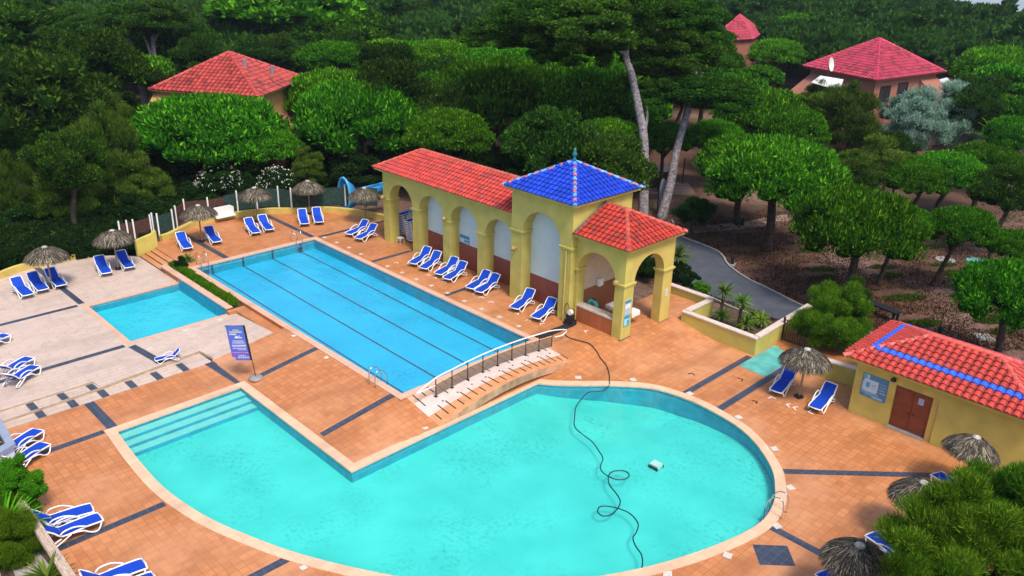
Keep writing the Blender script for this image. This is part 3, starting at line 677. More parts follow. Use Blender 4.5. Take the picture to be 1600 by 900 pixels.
# ------------------------------------------------------------------ hut
hut=thing('pool_hut','yellow hut with brown double door and red roof crossed by a row of blue tiles','hut')
HY=-37.4
mb=MB(); mb.box(5.2,9.68,HY-.3,HY,-.2,2.9); mb.box(11.67,13.62,HY-.3,HY,-.2,2.9); mb.box(9.68,11.67,HY-.3,HY,2.26,2.9)
mb.box(13.32,13.62,-42.2,HY-.3,-.2,2.9); mb.box(5.2,5.5,-42.2,HY-.3,-.2,2.9); mb.box(5.5,13.32,-42.2,-41.9,-.2,2.9); mb.build('wall',M['yellow'],hut)
mb=MB(); mb.box(9.68,9.98,HY-.12,HY-.06,-.1,2.26); mb.build('door_reveal',M['yellow_warm'],hut)
for a,b in((10.0,10.82),(10.84,11.66)):
    mb=MB(); mb.box(a,b,HY-.2,HY-.14,-.1,2.25); d=mb.build('door',M['door'],hut)
    mb=MB(); mb.box(a+.1,b-.1,HY-.14,HY-.128,.2,1.0); mb.box(a+.1,b-.1,HY-.14,HY-.128,1.15,2.1); mb.build('door_panel',M['door'],d)
    if a<10.5:
        mb=MB(); mb.box(a+.35,a+.6,HY-.128,HY-.12,1.62,1.95); mb.build('sticker',plain('pale blue sticker',(.35,.42,.62),.5,.2,20.),d)
    mb=MB(); xx=b-.1 if a<10.5 else a+.1; mb.tube([(xx,HY-.13,1.0),(xx,HY-.07,1.0),(xx-.1,HY-.07,1.0)],.015); mb.build('handle',M['iron'],d)
mb=MB(); mb.box(9.98,11.67,HY-.14,HY+.12,-.05,.05); mb.build('doorstep',M['concrete'],hut)
def hutf(i,j,bs):
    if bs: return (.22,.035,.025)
    if j==3: return tone((.03,.14,.85),.12)
    return tone((.52,.055,.042),.16)
hip(hut,5.4,14.2,-42.65,-36.92,3.02,4.2,8.25,11.35,.34,.34,hutf,lambda i:tone((.64,.13,.10),.12),M['tile'])
q=Vector((13.24,HY,2.3)); c0=(.06,.20,.36)
panel('mural_map','blue and white pictorial map panel on the yellow hut wall beside the door','sign',lambda u,v,t:(q.x-u,HY+t,q.z-v),1.25,1.2,
 [(0,1.24,0,1.2,(.05,.20,.38),0),(.04,.22,.0,.24,(.10,.38,.55),1),(.22,.34,.02,.26,(.35,.58,.68),1),(.10,.80,.26,.86,(.45,.62,.74),1),(.06,.18,.4,.9,(.40,.6,.72),2),(.15,.75,.82,.90,(.50,.66,.78),2),
  (.22,.40,.42,.68,(.03,.30,.50),2),(.26,.36,.46,.62,(.02,.42,.62),3),(.46,.70,.48,.56,(.25,.42,.60),2),(.5,.64,.62,.66,(.25,.42,.60),2),(.05,.9,.93,1.0,(.20,.42,.58),1),(.2,.6,1.02,1.1,(.12,.36,.52),1),(.6,1.1,1.05,1.16,(.22,.48,.62),1)]
 +dashes(.88,1.18,.30,.06,(.20,.38,.56),1,seed=11)+dashes(.88,1.18,.45,.06,(.22,.40,.58),1,seed=12)+dashes(.88,1.18,.60,.06,(.30,.46,.6),1,seed=13)+dashes(.88,1.18,.75,.06,(.35,.5,.65),1,seed=14))
t=thing('hut_lamp','small black dome lamp on the hut wall above the door','lamp',(11.8,HY,2.5)); mb=MB(); mb.lathe([(.13,-.05),(.13,.02),(.09,.09),(.02,.13)],12,Matrix.Translation((0,.13,0))); mb.build('shade',M['black'],t,True); mb=MB(); mb.box(-.04,.04,0,.1,-.03,.03); mb.build('bracket',M['iron'],t)

# ------------------------------------------------------------------ low yellow walls
def wallrun(name,label,line,z0_,z1_,th_=.3,mat='yellow',cap=True,cat='wall',capm='whitecap',zf=None):
    t=thing(name,label,cat)
    for part,wd,a,b,m_ in((('wall',th_,z0_,z1_,mat),)+((('coping',th_+.1,z1_+.002,z1_+.08,capm),) if cap else ())):
        o=ribbon(part,[Vector((*p,0)) for p in line],wd,a,b,M[m_]); o.parent=t
    return t
def seg(line,n=1): return line
wallrun('planter_wall','angled yellow planter wall with pale coping beside the yuccas',[(28.2,-42.2),(24.75,-42.2)],-.3,1.0)
wallrun('planter_wall','short return of the yellow planter wall, running towards the pool',[(24.75,-42.05),(24.75,-39.45)],-.3,1.0)
wallrun('planter_wall','long front face of the yellow planter wall facing the pools',[(24.9,-39.3),(19.9,-39.3)],-.3,1.0)
wallrun('planter_wall','yellow planter wall running back from its corner to the iron gate',[(20.05,-39.45),(20.25,-46.0)],-.3,1.0)
a=P(1222,562,0);b=P(1335,622,0)
wallrun('garden_wall','low shaded yellow wall behind the parasol next to the hut',[(17.75,-39.6),(13.7,-40.2)],-.3,.95)
mb=MB(); mb.box(20.3,24.55,-44.0,-39.45,-.24,-.02); tag(mb.build('planter_soil',M['soil']),kind='structure')
# gate
t=thing('iron_gate','brown iron bar gate beside the end of the planter wall','gate',(19.95,-42.3,-.1))
mb=MB()
for z in(.12,1.38): mb.tube([(0,0,z),(-1.7,-.1,z)],.03,6)
for k in range(12): mb.tube([(-.02-k*.152,-.01*k*.6,.12),(-.02-k*.152,-.01*k*.6,1.4)],.022,6)
mb.build('bars',M['iron'],t); mb=MB(); mb.box(-.04,.06,-.05,.05,-.1,1.55); mb.build('post',M['iron'],t)
# deck perimeter wall far side
wallrun('parapet','curved low ochre parapet round the far end of the upper deck',fw[2:],L1-.6,L1+.42,.35,'yellow_warm',False)
tg=wallrun('parapet','curved low yellow parapet along the back of the pale terrace',tw[:-6],TZ-.4,TZ+.42,.35,'yellow_warm',False)
mb=MB(); mb.ext([(-19.75,.0),(-21.2,.0),(-21.2,1.75),(-20.9,1.55),(-19.75,1.3)],lambda u,v,t:(t,u,v),56.75,57.05); tag(mb.build('stair_wall',M['yellow']),'yellow wall beside the four orange steps with an upswept corner','wall')

# ------------------------------------------------------------------ bridge
bx0,bx1=25.95,28.72; ya,yb=-21.35,-31.45
def bz(x,y):
    e=hz(x,-24 if True else y)*(1); s=(y-ya)/(yb-ya); e=L1*clamp((x-25.8)/3.0)
    k=math.sin(math.pi*clamp(s)); return e*(1-k)+ (.72)*k +.015
br=thing('footbridge','arched tiled footbridge with a white handrail between the two pools','bridge')
NY=28
def strip(name,x0,x1,mat,dz=0.):
    mb=MB(); vs=[]; nx=3
    for i in range(NY+1):
        y=ya+(yb-ya)*i/NY
        for j in range(nx+1):
            x=x0+(x1-x0)*j/nx; vs.append((x,y,bz(x,y)+dz))
    mb.add(vs,[(i*4+j,i*4+j+1,(i+1)*4+j+1,(i+1)*4+j) for i in range(NY) for j in range(nx)]); return mb.build(name,mat,br,fix=False)
strip('orange_paving',bx0,26.75,M['borange']); strip('pale_paving',26.75,27.85,M['ptrim']); strip('pink_paving',27.85,bx1,M['coping_lap'])
for x,nm in((bx0,'side_wall'),(bx1,'side_wall')):
    mb=MB(); vs=[]
    for i in range(NY+1):
        y=ya+(yb-ya)*i/NY; zt=bz(x,y); s=math.sin(math.pi*i/NY); lo=max(-.12 if x<27 else .2,zt-.42) if x<27 else zt-.35
        vs+=[(x,y,zt),(x,y,lo),(x+(.25 if x<27 else -.25),y,lo)]
    mb.add(vs,[(3*i+k,3*i+k+1,3*i+k+4,3*i+k+3) for i in range(NY) for k in(0,1)]); mb.build(nm,M['bside'],br,fix=False)
mb=MB(); 
vs=[]
for i in range(NY+1):
    y=ya+(yb-ya)*i/NY
    zt=bz(bx0,y)-.42; vs+=[(26.5,y,max(zt,-.12)),(26.5,y,-.13)]
mb.add(vs,[(2*i,2*i+1,2*i+3,2*i+2) for i in range(NY)]); mb.build('under_wall',M['bside'],br,fix=False)
mb=MB()
for k in range(21):
    y=ya-.35+(yb-ya+.7)*k/20
    for (a,b) in ((26.25,27.05),(27.95,28.45)) if k%3 else ((26.2,26.7),(27.4,28.4)):
        vs=[(x,y+s,bz(x,y)+.006) for x,s in((a,-.035),(b,-.035),(b,.035),(a,.035))]; mb=MB(); mb.add(vs,[(0,1,2,3)]); mb.build('drain_slot',M['dark'],br,fix=False)
mb=MB()
for k in range(9):
    y=ya-.9+(yb-ya+1.6)*(k+.3)/9
    mb.lathe([(.05,0),(.05,.012)],8,Matrix.Translation((27.12,y,bz(27.12,y)+.004)))
mb.build('recessed_lights',M['dark'],br)
XR=27.6
py_=[-22.5+(-30.75+22.5)*k/8 for k in range(9)]
tops=[]
for y in py_:
    z=bz(XR,y); mb=MB(); mb.tube([(XR,y,z),(XR,y,z+.98)],.028,6); mb.box(XR-.08,XR+.08,y-.08,y+.08,z,z+.02); mb.build('rail_post',M['iron'],br); tops.append((XR,y,z+1.02))
rail=[(XR,-21.3,bz(XR,-21.6)+.72)]+tops+[(XR,-31.9,bz(XR,-31.4)+.78),(XR,-31.6,bz(XR,-31.4)+.55),(XR,-31.0,bz(XR,-31)+.58)]
mb=MB(); mb.tube([Vector(p) for p in spline([Vector(p) for p in rail],4)],.035,8); 
mb.tube([Vector((XR,-21.3,bz(XR,-21.6)+.70)),Vector((XR,-22.5,bz(XR,-22.5)+.62))],.03,8); mb.build('handrail',M['white'],br,True)
mb=MB(); mb.tube([Vector((p[0],p[1],p[2]-.34)) for p in spline([Vector(p) for p in tops],3)],.018,6); mb.build('mid_rail',M['coping'],br)
m_,t_,b_=mk('tinted rail panel'); b_.inputs['Base Color'].default_value=(.22,.16,.12,1); b_.inputs['Alpha'].default_value=.55; b_.inputs['Roughness'].default_value=.2; M['railpanel']=m_
for a,b in zip(py_,py_[1:]):
    mb=MB(); za,zb=bz(XR,a),bz(XR,b); mb.add([(XR+s,y,z) for s in(-.006,.006) for y,z in((a-.04,za+.06),(b+.04,zb+.06),(b+.04,zb+.66),(a-.04,za+.66))],[(0,1,2,3),(4,7,6,5),(0,4,5,1),(1,5,6,2),(2,6,7,3),(3,7,4,0)]); mb.build('rail_panel',M['railpanel'],br)
mb=MB(); mb.lathe([(.13,0),(.04,.28),(0.01,.3)],4,Matrix.Translation((27.9,-26.1,bz(27.9,-26.1)+.01))@Matrix.Rotation(.7,4,'Z')); tag(mb.build('warning_cone',M['white']),'small white wedge standing on the bridge behind its railing','marker')

# ------------------------------------------------------------------ ladders
def ladder(x,y,z,ang,label,h=.85,down=.9):
    t=thing('pool_ladder',label,'ladder',(x,y,z),ang,'steel pool ladders')
    for s in(-.25,.25):
        mb=MB(); mb.tube(spline([Vector(p) for p in((-.55,s,0),(-.55,s,h*.7),(-.42,s,h),(-.1,s,h*.92),(.12,s,h*.45),(.16,s,-.1),(.16,s,-down))],5),.026,8); mb.build('rail',M['steel'],t,True)
    for k in range(3):
        mb=MB(); mb.box(.10,.2,-.25,.25,-.3-.25*k,-.27-.25*k); mb.build('rung',M['steel'],t)
a=G(1222,792); ladder(12.15,-27.3,.03,0.12,'steel ladder at the rounded right end of the turquoise pool')
a=G(613,606); ladder(30.4,LAPY1-.0,L1,-math.pi/2,'steel ladder at the lap pool corner next to the bridge')
ladder(LAPX1+.05,-21.95,L1,math.pi,'steel ladder at the far left corner of the lap pool near the steps')
ladder(LAPX1+.05,-29.1,L1,math.pi,'steel ladder at the far right corner of the lap pool')
# fix orientation: ladder local +x points into the water
# ------------------------------------------------------------------ loungers
def make_lounger():
    t=thing('sun_lounger','x','sun lounger',(0,0,0),0,'blue and white sun loungers')
    bx,bz_=-.42,.36; ang=rad(42); hx,hzz=bx-.78*math.cos(ang),bz_+.78*math.sin(ang)
    # frame: side rails + cross bars
    mb=MB()
    for s in(-.33,.33):
        mb.tube(spline([Vector(p) for p in((1.0,s*.9,.30),(.9,s,.34),(.3,s,.37),(bx,s,bz_),((bx+hx)/2,s,(bz_+hzz)/2+.01),(hx+.03,s*.95,hzz-.02),(hx,s*.7,hzz))],4),.034,6)
    mb.tube([(1.0,-.30,.30),(1.03,0,.30),(1.0,.30,.30)],.034,6); mb.tube([(hx,-.24,hzz),(hx-.02,0,hzz+.02),(hx,.24,hzz)],.034,6)
    mb.build('frame',M['white'],t,True)
    def slab(pts,w_,nm):
        mb=MB(); vs=[]
        for (x,z) in pts: vs+=[(x,-w_,z),(x,w_,z),(x,w_,z-.02),(x,-w_,z-.02)]
        n=len(pts); mb.add(vs,[(4*i+k,4*i+(k+1)%4,4*i+4+(k+1)%4,4*i+4+k) for i in range(n-1) for k in range(4)]+[(0,3,2,1),(4*n-4,4*n-3,4*n-2,4*n-1)]); mb.build(nm,M['sling'],t)
    slab([(.97,.335),(.6,.365),(.1,.375),(bx+.02,bz_+.01)],.30,'seat')
    slab([(bx-.01,bz_+.02),((bx+hx)/2+.01,(bz_+hzz)/2+.0),(hx+.03,hzz-.0)],.295,'backrest')
    for s in(-.37,.37):
        mb=MB(); mb.tube(spline([Vector(p) for p in((.42,s*.95,.37),(.22,s,.50),(-.05,s*1.04,.60),(-.38,s*1.04,.58),(-.52,s,.47))],4),.032,6); mb.build('armrest',M['white'],t,True)
        mb=MB(); mb.tube(spline([Vector(p) for p in((.92,s*.9,.30),(.80,s,.08),(.66,s,.03),(.48,s,.10),(.25,s,.28),(-.1,s,.36))],4),.034,6); mb.build('leg',M['white'],t,True)
        mb=MB(); mb.tube(spline([Vector(p) for p in((-.15,s,.34),(-.5,s,.16),(-.72,s,.06),(-.86,s,.12),(-.74,s,.22),(-.5,s,.3))],4),.03,6); mb.build('leg',M['white'],t,True)
        mb=MB(); mb.lathe([(.075,-.02),(.075,.02)],12,Matrix.Translation((-.78,s*.9,.08))@Matrix.Rotation(math.pi/2,4,'X')); mb.build('wheel',M['grey'],t)
    return t
L0=make_lounger(); used=False
def lounger(H,F,f,label,sc=1.,zh=.88,zf=.33):
    global used
    z=f(*(P(*F,f(0,-10) if f is not hz else 0)[:2])) if f is not hz else G(*F).z
    fp=P(*F,z+zf); 
    if f is hz: z=hz(fp.x,fp.y); fp=P(*F,z+zf)
    if len(H)==2: hp=P(*H,z+zh); d=math.atan2(fp.y-hp.y,fp.x-hp.x)
    else: d=H[0]
    o=L0 if not used else dup(L0); used=True
    c=Vector((fp.x-math.cos(d)*1.0,fp.y-math.sin(d)*1.0,0))
    o.location=(c.x,c.y,f(c.x,c.y)+.004); o.rotation_euler=(0,0,d); o.scale=(sc,)*3; o['label']='blue sun lounger, '+label; return o
UPPER=lambda x,y:L1
B_='sun loungers'
LG=[((21,431),(44.3,460),terr,'leftmost of three under the first terrace parasol'),((47,423),(67.6,452),terr,'middle of three under the first terrace parasol'),((76,418),(96.4,445),terr,'rightmost of three under the first terrace parasol, pole beside it'),
((152.4,397.3),(167,426),terr,'left of the pair by the dark hedge left of the steps'),((186,390),(203,417),terr,'right of the pair by the dark hedge, next to the steps'),
((278.7,360),(294,387),UPPER,'alone at the top of the orange steps'),((323,352),(340,377),UPPER,'below the parasol beside the white bench'),((384.7,338),(401,363),UPPER,'left of the pair at the far parapet nearest the dark band'),((406.5,333.7),(422,358),UPPER,'right of the pair at the far parapet nearest the dark band'),
((470,322.5),(476.5,349),UPPER,'left of the pair beyond the far right pool corner'),((492.7,321),(499,346.5),UPPER,'right of the pair beyond the far right pool corner'),((573.7,342.7),(544,365),UPPER,'left of the pair in front of the blue slide'),((588,348),(559,372),UPPER,'right of the pair in front of the blue slide'),
((672.5,383.5),(644,411),UPPER,'first in the row along the pavilion, beside the second pillar'),((688,390),(661,418.5),UPPER,'second in the row along the pavilion, before the red plinth'),((715.4,399.6),(684,427.5),UPPER,'third in the row along the pavilion, below the blue notice'),((729.4,406),(697.5,435),UPPER,'fourth in the row along the pavilion, right of the blue notice'),
((766,420),(733.5,449.5),UPPER,'left of the pair below the fourth arch'),((779.3,425.9),(747,455),UPPER,'right of the pair below the fourth arch, by the tower pillar'),((834.4,448.6),(803,481),UPPER,'left one under the tall tower arch'),((868.5,462.6),(836,496),UPPER,'right one under the tall tower arch beside the downpipe'),
((1241,570),(1212,611),hz,'left of the parasol near the hut'),((1302,596),(1273,637),hz,'right of the parasol near the hut, closest to the mural map'),
((1545,775),(1462,739),hz,'end showing in front of the hut above the big bush'),((1430,862),(1360,833),hz,'end showing between lowest parasol and big bush'),((1350,925),(1283,893),hz,'corner showing at the bottom edge below the lowest parasol'),
((56,801),(144,793),hz,'upper of the pair by the round bush at lower left'),((68.5,822),(157,807),hz,'lower of the pair at lower left, touching the dark band'),
((136,895),(226,880),hz,'upper one cut by the bottom edge at lower left'),((150,916),(241,901),hz,'lower one mostly below the bottom edge at lower left'),
((-22,706),(61,671),hz,'upper of the pair behind the blue grey framed box'),((-14,728),(71,692),hz,'lower of the pair behind the blue grey framed box'),
((-35,590),(47,558),terr,'upper of the pair at the left edge of the pale terrace'),((-27,606),(56,571),terr,'lower of the pair at the left edge of the pale terrace'),
((-70,545),(11,522),terr,'white foot end poking in at the left edge of the terrace')]
for a in LG: lounger(*a)
o=lounger((3.6,),(275,560),terr,'folded low and half hidden on the pale terrace above the step',.62)
q=P(262,558,TZ+.2); o.location=(q.x,q.y,TZ); o.rotation_euler=(0,0,rad(75))
# stacked loungers in the storage bay
g1_=G(637,381,UPPER); g2_=G(622,372,UPPER)
for s_,(sx,sy,d,n) in enumerate(((g1_.x,g1_.y-1.0,rad(90),11),(g2_.x+.15,g2_.y-1.3,rad(90),11))):
    for k in range(n):
        o=dup(L0); o.location=(sx-.02*k,sy+.03*k,L1+.02+k*.15); o.rotation_euler=(0,0,d); o.scale=(.86,.86,.86)
        o['label']='white framed sun lounger in the %s stack under the first arch, %s'%('nearer' if s_==0 else 'farther',('at the bottom','second from the bottom','third from the bottom','fourth from the bottom','fifth from the bottom','sixth from the bottom','seventh from the bottom','eighth from the bottom','ninth from the bottom','tenth from the bottom','')[k] if k<n-1 else 'topmost'); o['group']='stacked sun loungers in the pavilion'
q=G(618,372,UPPER); t=thing('side_table','grey plastic table standing before the stacked loungers','table',(q.x,q.y,L1))
mb=MB(); mb.box(-.38,.38,-.3,.3,.62,.66); mb.build('table_top',M['grey'],t)
for sx in(-.32,.32):
    for sy in(-.24,.24): mb=MB(); mb.tube([(sx,sy,0),(sx*.95,sy*.95,.62)],.025,6); mb.build('leg',M['grey'],t)
t=thing('stool','small white plastic stool in front of the grey table','stool',(G(626,380,UPPER).x,G(626,380,UPPER).y,L1))
mb=MB(); mb.box(-.2,.2,-.2,.2,.40,.44); mb.build('seat',M['white'],t)
for sx in(-.17,.17):
    for sy in(-.17,.17): mb=MB(); mb.tube([(sx*1.15,sy*1.15,0),(sx,sy,.40)],.02,6); mb.build('leg',M['white'],t)

# ------------------------------------------------------------------ thatched parasols
def thatch_mesh(seed,R=1.35,drop=.62,n=2600,dark=0.):
    r=np.random.default_rng(seed); mb=MB()
    prof=[(.0,.0),(.35,-.05),(.75,-.2),(1.1,-.42),(1.28,-.62)]
    mb.lathe([(max(.02,a*R/1.35*.96),b*drop/.62-.04) for a,b in prof],20,c=(.02,.016,.012),cap=False)
    for _ in range(n):
        a=r.uniform(0,2*math.pi); r0=R*math.sqrt(r.uniform(0.01,.85)); L=r.uniform(.3,.6); r1=min(R*1.06,r0+L)+r.uniform(-.04,.04)
        f=lambda x:-drop*(x/R)**1.7
        a1=a+r.normal(0,.09); w_=r.uniform(.007,.022)
        z0_=f(r0)+r.uniform(0,.05); z1_=f(r1)+r.uniform(-.10,.05)-(.08 if r1>R*.95 else 0)
        s=Vector((-math.sin(a),math.cos(a),0))*w_
        p0=Vector((r0*math.cos(a),r0*math.sin(a),z0_)); p1=Vector((r1*math.cos(a1),r1*math.sin(a1),z1_)); pm=(p0+p1)/2+Vector((0,0,.03))
        k=r.choice([.025,.07,.17,.36],p=[.36,.30,.20,.14])*(1-dark*.4); c=(k*1.0,k*.84,k*.62)
        mb.add([p0-s,p0+s,pm+s,pm-s,p1],[(0,1,2,3),(3,2,4)],c)
    return mb
th_mesh=[thatch_mesh(s).build('thatch',M['thatch'],None,fix=False) for s in(1,2,3)]
for o in th_mesh: bpy.data.objects.remove(o) if False else None
tm=[o.data for o in th_mesh]
for o in th_mesh: bpy.data.objects.remove(o)
def parasol(hub,base,f,label,sc=1.,i=0,zhub=2.75,tilt=(0,0)):
    if base: b=G(*base) if f is hz else P(*base,f(55,-12) if f is terr else L1)
    else: b=P(*hub,zhub); b.z=0
    if f is not hz: b.z=f(b.x,b.y)
    t=thing('thatched_parasol',label,'parasol',(b.x,b.y,b.z),random.uniform(0,6),'thatched palm parasols')
    mb=MB(); mb.tube([(0,0,0),(.02,0,1.2),(0,0,zhub)],.05,8); mb.build('pole',M['wood'],t)
    c=link(bpy.data.objects.new('thatch',tm[i%3])); c.parent=t; c.location=(0,0,zhub-.02); c.scale=(sc*.93,sc*.93,1.0); c.rotation_euler=(*tilt,random.uniform(0,6))
    mb=MB(); mb.lathe([(.19,-.06),(.16,.01),(.08,.04),(.03,.06)],14,Matrix.Translation((0,0,zhub+.02))); mb.build('cap',M['thatchcap'],t,True)
    mb=MB(); mb.box(-.16,.16,-.16,.16,0,.14); mb.build('base',M['black'],t)
    return t
PS=[((68,388),(82,450),terr,'grey brown thatched parasol over three loungers on the pale terrace'),((172,362),(185,421),terr,'grey brown thatched parasol by the dark hedge and yellow stair wall'),((312,320),(316,378),UPPER,'thatched parasol next to the white bench on the upper deck'),((400,302),(402,347),UPPER,'thatched parasol in the middle of the far parapet'),
((481,290),(484,335),UPPER,'thatched parasol left of the blue slide over two loungers'),((570,313),(571,347),UPPER,'dark shaded thatched parasol in front of the blue slide'),((1268,538),(1248,621),hz,'thatched parasol with a pale cap between two loungers near the hut')]
for k,(h_,b_2,f,lb) in enumerate(PS): parasol(h_,b_2,f,lb,1.0,k)
parasol((1526,683),None,hz,'windblown thatched parasol in front of the yellow hut wall',.88,1,2.6,(.05,.1)); parasol((1444,754),None,hz,'thatched parasol half buried in the big bush',.9,2,2.6); parasol((1344,852),None,hz,'closest thatched parasol, at the bottom right with dark fronds',.92,0,2.75)

# ------------------------------------------------------------------ banner
b=G(400,592)
t=thing('banner','blue feather banner with white lettering on a grey round base by the pool corner','banner',(b.x,b.y,b.z))
mb=MB(); mb.lathe([(.36,0),(.38,.06),(.33,.13),(.14,.17),(.05,.19)],20); mb.build('base',plain('grey water base',(.27,.24,.24),.5,.1,5.),t,True)
lr=RT.copy(); lr.z=0; lr.normalize()   # banner width direction in plan
mb=MB(); tp=Vector((0,0,3.0))-lr*.30; mb.tube([(0,0,.15),tuple(-lr*.10+Vector((0,0,1.1))),tuple(tp)],[.02,.02,.02],6); mb.tube([tuple(tp),tuple(tp-lr*.98+Vector((0,0,-.05)))],.025,6); mb.build('pole',M['black'],t)
def bn(u,v,tt):  # u 0..1 across from pole to left, v 0..1 top to bottom
    nrm=Vector((-lr.y,lr.x,0)); 
    if nrm.dot(Vector((0,0,0))-Vector((b.x,b.y,0)))<0: nrm=-nrm
    p=tp-lr*(.02+.93*(1-u)*1.0)+Vector((0,0,-1.95*v)); p=p+lr*(.20*v)+nrm*(tt+.03*math.sin(3*u+2*v)); return p
mb=MB(); vs=[];nu,nv=6,10
def addq(u0,u1,v0,v1,c,l):
    mb.add([bn(u,v,.01+.004*l) for u,v in((u0,v0),(u1,v0),(u1,v1),(u0,v1))],[(0,1,2,3)],c)
for i in range(nu):
    for j in range(nv):
        mix_=j/nv; c=(.08+.05*mix_,.14-.05*mix_,.55)
        if j==nv-1 and i==0: continue
        addq(i/nu,(i+1)/nu,j/nv,(j+1)/nv,c,0); mb.add([bn(u,v,-.0) for u,v in((i/nu,j/nv),((i+1)/nu,j/nv),((i+1)/nu,(j+1)/nv),(i/nu,(j+1)/nv))],[(0,3,2,1)],c)
addq(.93,1.0,0,1,(.01,.01,.02),1); addq(0,1,0,.03,(.01,.01,.02),1)
r_=random.Random(3)
def row(v,h,u0,u1,c,l=1):
    u=u0
    while u<u1:
        k=r_.uniform(.03,.06); addq(u,min(u+k,u1),v,v+h,c,l); u+=k+r_.uniform(.01,.022)
row(.10,.05,.34,.66,(.45,.45,.38)); row(.155,.05,.15,.82,(.5,.52,.5)); row(.22,.045,.12,.50,(.62,.66,.75))
addq(.35,.75,.33,.355,(.7,.72,.8),1); addq(.42,.55,.29,.33,(.7,.72,.8),1); addq(.60,.66,.28,.31,(.7,.72,.8),1)
for k,v in enumerate((.42,.475)): row(v,.03,.22-.04*k,.80+.03*k,(.60,.62,.75))
row(.545,.05,.14,.86,(.62,.64,.75)); row(.63,.028,.14,.84,(.55,.57,.7)); row(.675,.025,.4,.84,(.5,.52,.68))
for k in range(8): addq(.08+k*.108,.13+k*.108,.755,.785,(.75,.35,.6),2)
addq(.04,.93,.745,.80,(.16,.06,.42),1); row(.84,.035,.36,.72,(.5,.5,.5)); row(.89,.045,.3,.9,(.5,.5,.55))
mb.build('flag',M['signblue'],t,fix=False)

# ------------------------------------------------------------------ pump, mat, hose
q=G(900,497)
t=thing('pool_pump','black pump with a small white reel at the foot of the porch wall','pump',(28.75,-33.55,L1))
mb=MB(); mb.box(-.3,.3,-.22,.2,.04,.32); mb.box(-.2,.22,-.15,.15,.32,.62); mb.build('body',M['black'],t); mb=MB(); mb.lathe([(.16,-.09),(.16,.09)],14,Matrix.Translation((-.05,.1,.82))@Matrix.Rotation(math.pi/2,4,'X')); mb.build('reel',M['white'],t)
mb=MB(); mb.tube(spline([Vector(p) for p in((.2,.1,.3),(.35,.15,.9),(.25,.1,1.3),(.05,.1,1.1))],4),.02,6); mb.tube([(-.2,-.1,.6),(-.2,-.1,.95),(.25,-.1,.95),(.25,-.1,.6)],.018,6); mb.build('handle',M['iron'],t)
mb=MB()
for k in range(3): mb.lathe([(.09,-.05),(.09,.05)],10,Matrix.Translation((-.24+.24*k,.23,.09))@Matrix.Rotation(math.pi/2,4,'X'))
mb.build('wheel',M['black'],t)
a,b=Vector((28.75,-33.4)),Vector((28.6,-31.0)); mb=MB(); band(a,b,.42,hz,.02)
mb=MB()
for k in range(5): mb.tube([Vector((x,y,hz(x,y)+.05)) for x,y in[(28.5+.09*k+.03*math.sin(s*2+k),-33.3+s*.5) for s in range(6)]],.05,6)
tag(mb.build('hose_bundle',M['black']),'thick bundle of black hoses on the deck between pump and bridge','hose')
hp=[(893,503),(885,515),(883,524),(893,530),(905,533),(921,538),(931,548),(938,560),(948,573),(952,587),(952,596)]
hw=[(948,606),(940,611),(920,613),(908,624),(900,636),(898,650),(898,667),(912,680),(925,690),(934,702),(942,716),(938,730),(944,740),(962,749),(978,748),(983,742),(976,736),(960,736),(951,743),(952,757),(962,770),(969,782),(966,793),(955,804),(942,806),(934,800),(937,792),(950,791),(968,795),(985,803),(997,818),(994,832),(989,840),(993,853),(1002,866),(1004,880),(1002,889)]
pts=[G(*p)+Vector((0,0,.04)) for p in hp]+[P(952,601,.03)]+[P(*p,-.10) for p in hw]
mb=MB(); mb.tube([Vector(p) for p in spline(pts,4)],.028,6); tag(mb.build('cleaning_hose',M['hose'],None,True),'long dark hose looping across the turquoise pool from the pump','hose')
q=P(1025,728,-.5)
t=thing('pool_cleaner','small square pale pool cleaner resting under the water','pool cleaner',(q.x,q.y,fbig(q.x,q.y)))
mb=MB(); mb.box(-.22,.22,-.2,.2,.05,.22); mb.build('body',plain('pale cleaner body',(.45,.7,.62),.4,.1,4.),t); mb=MB(); mb.box(-.25,.25,-.24,-.2,0,.14); mb.box(-.25,.25,.2,.24,0,.14); mb.build('track',M['black'],t)
# skimmer lids
lids=[(507,371),(526,379),(545,387),(564,397),(605.5,416),(628,426),(650.6,436.5),(674,446.5),(698.7,458),(725.5,470.5),(752.5,483),(780.5,495.5),(810.8,510)]
def lid(px,py,f,grp,lb,s=.13,rot=0,pt=None):
    p=G(px,py,f); mb=MB(); mb.box(-s,s,-s,s,0,.012,Matrix.Rotation(rot,4,'Z')); o=mb.build('skimmer_lid',M['lid']); o.location=(p.x,p.y,p.z+.008); tag(o,lb,'floor light',grp)
for p in lids: lid(*p,hz,'lid row along the lap pool','small white square lid set in the paving between lap pool and pavilion')
for p in [(903.5,590),(989,593.5),(1078,615),(1154,652),(1210,701.5),(1235,762),(1214,822),(1137,868),(1043,897)]: lid(*p,hz,'lids round the rounded pool end','white square lid in the orange paving round the rounded pool end',.16,random.uniform(0,1.5))
for p in [(234,545),(290,517),(343,500)]: lid(*p,terr,'lids by the paddling pool','white lid in the pale paving below the paddling pool',.16)
for p in [(459,525),(510,559),(474,887),(665,669)]: lid(*p,hz,'lids on the orange deck left of the bridge','white lid in the orange paving left of the bridge',.12)
def vmark(px,py,f,rot,s,lb,mat='white'):  # small L-shaped mark lying flat on the deck
    p=G(px,py,f); mb=MB(); Mx=Matrix.Rotation(rot,4,'Z'); mb.box(0,.3*s,-.03,.03,0,.006,Mx); mb.box(0,.06,.032,.26*s,0,.006,Mx); o=mb.build('angle_mark',M[mat]); o.location=(p.x,p.y,p.z+.01); tag(o,lb,'floor mark','angled tape marks on the deck')
